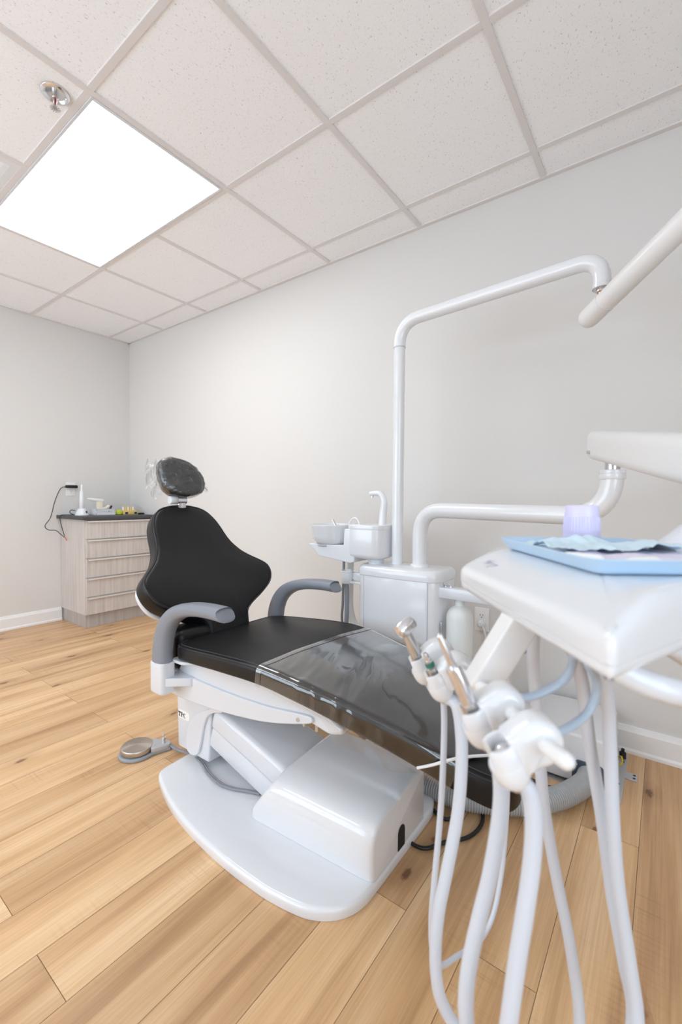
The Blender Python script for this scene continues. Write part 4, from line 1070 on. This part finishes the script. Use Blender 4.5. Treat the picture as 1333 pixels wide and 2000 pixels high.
# 1 contra-angle handpiece
K = KC[0]
t = thing('contra_angle_handpiece', 'silver angled-head handpiece in the far holder, farthest from the camera, thin hose below', 'handpiece', tuple(K), gr)
obj('body', MB().lathe([(.006, -.045), (.0085, -.03), (.0095, .0), (.0095, .028), (.0085, .045), (.0075, .056)], K, ax=HA, n=22), STEEL, t)
hc_ = K+HA*.066
hax = (CA*-.62-CB*.45+UZ*-.35).normalized()
obj('head', MB().lathe([(.004, -.017), (.010, -.016), (.0125, -.008), (.0125, .006), (.0095, .013), (.004, .015)], hc_, ax=hax, n=22), CHROME, t)
obj('neck', MB().tube([K+HA*.052, hc_], [.0075, .0095], 16), STEEL, t)
obj('head_cap', MB().lathe([(.0105, -.0175), (.0095, -.0195), (.004, -.020)], hc_, ax=hax, n=20), WHITE2, t)
hose([K-HA*.04, (-0.2773,0.6434,0.7400), (-0.2723,0.6455,0.6958), (-0.2718,0.6431,0.6152), (-0.2777,0.6481,0.5273), (-0.2867,0.6502,0.4204), (-0.2953,0.6598,0.3397), (-0.2981,0.6741,0.2734), (-0.2981,0.7096,0.2193), (-0.2904,0.7642,0.1941), (-0.2719,0.8272,0.1807), (-0.2595,0.8744,0.2022), (-0.2524,0.9072,0.2780), (-0.2473,0.9146,0.3831), (-0.2417,0.8979,0.5004), (-0.2330,0.8588,0.6229), (-0.2201,0.8095,0.7212), (-0.1958,0.7432,0.8038), cl_(-.06, .10, .894)], .0048, t)
# 2 bare coupling
K = KC[1]
t = thing('hose_coupling', 'bare steel hose coupling with a green ring, second holder from the far end', 'handpiece', tuple(K), gr)
obj('connector', MB().lathe([(.0085, -.035), (.0095, -.02), (.0095, .004), (.0075, .006), (.0075, .016), (.0085, .017), (.0085, .022), (.006, .023), (.006, .034)], K, ax=HA, n=20), STEEL, t)
obj('green_ring', MB().lathe([(.0062, .0235), (.007, .025), (.007, .029), (.0062, .031)], K, ax=HA, n=18), GREEN, t)
obj('pin', MB().lathe([(.0045, .034), (.0045, .042), (.003, .046)], K, ax=HA, n=14), CHROME, t)
hose([K-HA*.03, (-0.2404,0.6144,0.7347), (-0.2315,0.6133,0.6907), (-0.2307,0.6118,0.6309), (-0.2341,0.6072,0.5711), (-0.2438,0.5975,0.4962), (-0.2520,0.5894,0.4363), (-0.2548,0.5852,0.3765), (-0.2506,0.5865,0.3242), (-0.2402,0.5931,0.2907), (-0.2270,0.6020,0.2647), (-0.2036,0.6294,0.1959), (-0.1655,0.6681,0.1411), (-0.1259,0.7215,0.1184), (-0.0996,0.7545,0.1495), (-0.0907,0.7753,0.2022), (-0.1054,0.7687,0.3247), (-0.1280,0.7562,0.4471), (-0.1437,0.7363,0.5681), (-0.1522,0.7222,0.7019), (-0.1523,0.6881,0.8001), cl_(-.03, .05, .894)], .0088, t)
# 3 straight handpiece
K = KC[2]
t = thing('straight_handpiece', 'chrome straight handpiece with a narrow tip tube, third holder, pointing up and left', 'handpiece', tuple(K), gr)
obj('body', MB().lathe([(.007, -.036), (.0085, -.03), (.0088, .0), (.0084, .006), (.0088, .008), (.0088, .060), (.0078, .064)], K, ax=HA, n=26), CHROME, t)
obj('tip_tube', MB().tube([K+HA*.062, K+HA*.084, K+HA*.100], [.0046, .0038, .0033], 14, rnd=True), CHROME, t)
obj('nut', MB().lathe([(.0093, .008), (.0098, .010), (.0098, .018), (.0093, .020)], K, ax=HA, n=8), STEEL, t)
hose([K-HA*.025, (-0.1412,0.4760,0.7628), (-0.1363,0.4798,0.7301), (-0.1367,0.4781,0.6913), (-0.1434,0.4711,0.6302), (-0.1512,0.4637,0.5857), (-0.1582,0.4570,0.5412), (-0.1613,0.4534,0.5024), (-0.1596,0.4534,0.4663), (-0.1524,0.4629,0.4072), (-0.1260,0.4915,0.3085), (-0.0793,0.5609,0.2342), (-0.0389,0.6288,0.2527), (-0.0186,0.6844,0.3457), (-0.0302,0.6906,0.4164), (-0.0458,0.6943,0.4968), (-0.0595,0.6878,0.6018), (-0.0760,0.6792,0.7067), (-0.0846,0.6393,0.8163), cl_(-.04, -.03, .894)], .0083, t)
# 4 instrument seated low in the nearest holder
K = KC[3]
t = thing('seated_handpiece', 'chrome-ended instrument sunk low in the nearest holder, thick pale hose below', 'handpiece', tuple(K), gr)
obj('body', MB().lathe([(.007, -.036), (.0095, -.02), (.0095, -.01), (.0095, .004), (.0075, .006)], K, ax=HA, n=22), STEEL, t)
obj('end_button', MB().lathe([(.0075, .004), (.006, .009), (.002, .011)], K, ax=HA, n=18), CHROME, t)
hose([K-HA*.025, (-0.0987,0.4401,0.7584), (-0.0944,0.4423,0.7290), (-0.0948,0.4408,0.6922), (-0.0985,0.4365,0.6480), (-0.1036,0.4310,0.5989), (-0.1083,0.4257,0.5449), (-0.1107,0.4222,0.4958), (-0.1065,0.4343,0.3976), (-0.0758,0.4782,0.2895), (-0.0372,0.5553,0.2522), (-0.0143,0.6241,0.3123), (-0.0131,0.6583,0.3755), (-0.0243,0.6650,0.4493), (-0.0379,0.6642,0.5371), (-0.0453,0.6617,0.6236), (-0.0508,0.6610,0.7234), (-0.0547,0.6360,0.8018), cl_(-.02, -.06, .894)], .0083, t)

# ------------------------------------------------------------------ tray and what lies on it
def loft(rings, capb=True, capt=True):
    m = MB(); n = len(rings[0]); vs = [p for r in rings for p in r]; fs = []
    for i in range(len(rings)-1):
        for k in range(n): fs.append((i*n+k, i*n+(k+1) % n, (i+1)*n+(k+1) % n, (i+1)*n+k))
    if capb: fs.append(tuple(range(n))[::-1])
    if capt: fs.append(tuple((len(rings)-1)*n+k for k in range(n)))
    return m.add(vs, fs)
tr_ = rpoly([(-.039, .186), (-.039, -.100), (.172, -.100), (.172, .186)], .030, 8)
ci = (.0665, .043)
def tring(d, z): return [cl_(p[0], p[1], z) for p in rim(tr_, d*sgn(tr_))]
ZB = .9588
o = obj('instrument_tray', loft([tring(.016, ZB), tring(.0125, ZB+.001), tring(.010, ZB+.004), tring(.002, ZB+.0145), tring(.0, ZB+.0165), tring(.0014, ZB+.0175), tring(.0035, ZB+.0165), tring(.012, ZB+.005), tring(.016, ZB+.003)]), BLUETRAY)
tag(o, 'pale blue plastic tray lying on the white instrument console', 'tray')
ZI = ZB+.0032
# upturned cup with a ribbed band
m = MB(); n = 120; prof = [(.0285, 0), (.0285, .003), (.0275, .004), (.0262, .026), (.0272, .0275), (.0258, .050), (.0248, .0505), (.0238, .066), (.0225, .068), (.010, .0685)]
vs = []; fs = []; c0 = Vector(cl_(.085, .150, ZI))
for j, (r, h) in enumerate(prof):
    for k in range(n):
        a = 2*PI*k/n; rr = r-(.0012 if (k % 3 == 0 and 4 <= j <= 5) else 0)
        vs.append(c0+Vector((math.cos(a)*rr, math.sin(a)*rr, h)))
for j in range(len(prof)-1):
    for k in range(n): fs.append((j*n+k, j*n+(k+1) % n, (j+1)*n+(k+1) % n, (j+1)*n+k))
fs.append(tuple((len(prof)-1)*n+k for k in range(n)))
tag(obj('plastic_cup', m.add(vs, fs), LAV, sharp=35), 'lavender ribbed plastic cup standing upside down on the blue tray', 'cup')
# crumpled papers
def sheet2(u, v, a0, a1, b0, b1, z0, amp, sd, fold=0):
    a = a0+(a1-a0)*u; b = b0+(b1-b0)*v
    z = z0+amp*max(0, noise.noise(Vector((a*22, b*30, sd)))+.25)+amp*.5*abs(noise.noise(Vector((a*60, b*50, sd+3))))
    return cl_(a+.004*noise.noise(Vector((b*40, sd, 1))), b+.006*noise.noise(Vector((a*35, sd, 2))), z)
def paper(name, m, a0, a1, b0, b1, z0, amp, sd, label, cat):
    M = MB().grid(60, 34, lambda u, v: sheet2(u, v, a0, a1, b0, b1, z0, amp, sd))
    o = obj(name, M, m, sharp=70)
    tag(o, label, cat); s = o.modifiers.new('thick', 'SOLIDIFY'); s.thickness = .0006
    return o
paper('blue_napkin', BLUEPAPER, .03, .155, -.055, .03, ZI+.0008, .003, 11, 'mid blue paper corner lying lowest on the blue tray under the lavender mask', 'napkin')
paper('lavender_mask', LAVPAPER, -.005, .156, -.045, .085, ZI+.005, .005, 4, 'lavender paper sheet lying on the blue tray under the pale blue bib', 'face mask')
paper('paper_bib', BIB, -.025, .158, .015, .120, ZI+.0105, .011, 8, 'crumpled pale blue paper bib lying on top of the lavender sheet in the tray', 'bib')
def cotton(a, b, ang, L, label, z=0.0):
    d = CA*math.cos(ang)+CB*math.sin(ang); c = Vector(cl_(a, b, ZI+.0062+z))
    o = obj('cotton_roll', MB().tube([c-d*L/2, c, c+d*L/2], .0055, 14, rnd=True), COTTON); tag(o, label, 'cotton roll', 'cotton rolls on the tray')
cotton(.036, -.066, .10, .034, 'white cotton roll at the near edge of the blue tray, nearer of the touching pair')
cotton(.045, -.053, .35, .036, 'white cotton roll just behind the nearest one at the tray edge')
cotton(-.006, -.020, -.9, .036, 'white cotton roll alone at the left edge of the tray, below the lavender sheet')
cotton(-.004, .066, -.7, .040, 'white cotton roll at the left edge of the tray beside the bib')

# ------------------------------------------------------------------ light, camera
wd = bpy.data.worlds.new('World'); sc.world = wd; wd.use_nodes = True
wd.node_tree.nodes['Background'].inputs[0].default_value = (.75, .88, 1.0, 1)
wd.node_tree.nodes['Background'].inputs[1].default_value = 4.3
pl = bpy.data.lights.new('window_portal', 'AREA'); pl.shape = 'RECTANGLE'; pl.size = wx1-wx0; pl.size_y = wz1-wz0
try: pl.cycles.is_portal = True
except Exception: pass
po = bpy.data.objects.new('window_portal', pl); C.objects.link(po)
po.location = ((wx0+wx1)/2, YF-.09, (wz0+wz1)/2); po.rotation_euler = (PI/2, 0, 0)
p2 = bpy.data.lights.new('window_portal', 'AREA'); p2.shape = 'RECTANGLE'; p2.size = ry1-ry0; p2.size_y = rz1-rz0
try: p2.cycles.is_portal = True
except Exception: pass
po2 = bpy.data.objects.new('window_portal', p2); C.objects.link(po2)
po2.location = (XR+.09, (ry0+ry1)/2, (rz0+rz1)/2); po2.rotation_euler = (PI/2, 0, PI/2)

cam = bpy.data.cameras.new('camera'); co_ = bpy.data.objects.new('camera', cam); C.objects.link(co_)
cam.sensor_fit = 'VERTICAL'; cam.sensor_height = 36; cam.lens = 855.98/2000*36
cam.clip_start = .01
yaw, pitch, roll = .6372, -.0277, .0084
fw = Vector((-math.sin(yaw)*math.cos(pitch), math.cos(yaw)*math.cos(pitch), math.sin(pitch)))
rt = Vector((math.cos(yaw), math.sin(yaw), 0)); upw = rt.cross(fw)
r2 = rt*math.cos(roll)+upw*math.sin(roll); u2 = upw*math.cos(roll)-rt*math.sin(roll)
co_.matrix_world = Matrix(((r2.x, u2.x, -fw.x, 0), (r2.y, u2.y, -fw.y, 0), (r2.z, u2.z, -fw.z, 1.0358), (0, 0, 0, 1)))
cam.dof.use_dof = True; cam.dof.focus_distance = 1.75; cam.dof.aperture_fstop = 3.6
sc.camera = co_
sc.view_settings.view_transform = 'Standard'; sc.view_settings.look = 'None'
sc.view_settings.exposure = 0.23; sc.view_settings.gamma = 1.0; sc.view_settings.use_curve_mapping = False
try:
    sc.cycles.max_bounces = 14; sc.cycles.diffuse_bounces = 6; sc.cycles.transparent_max_bounces = 24
    sc.cycles.use_denoising = True; sc.cycles.caustics_reflective = False; sc.cycles.sample_clamp_indirect = 6
except Exception: pass
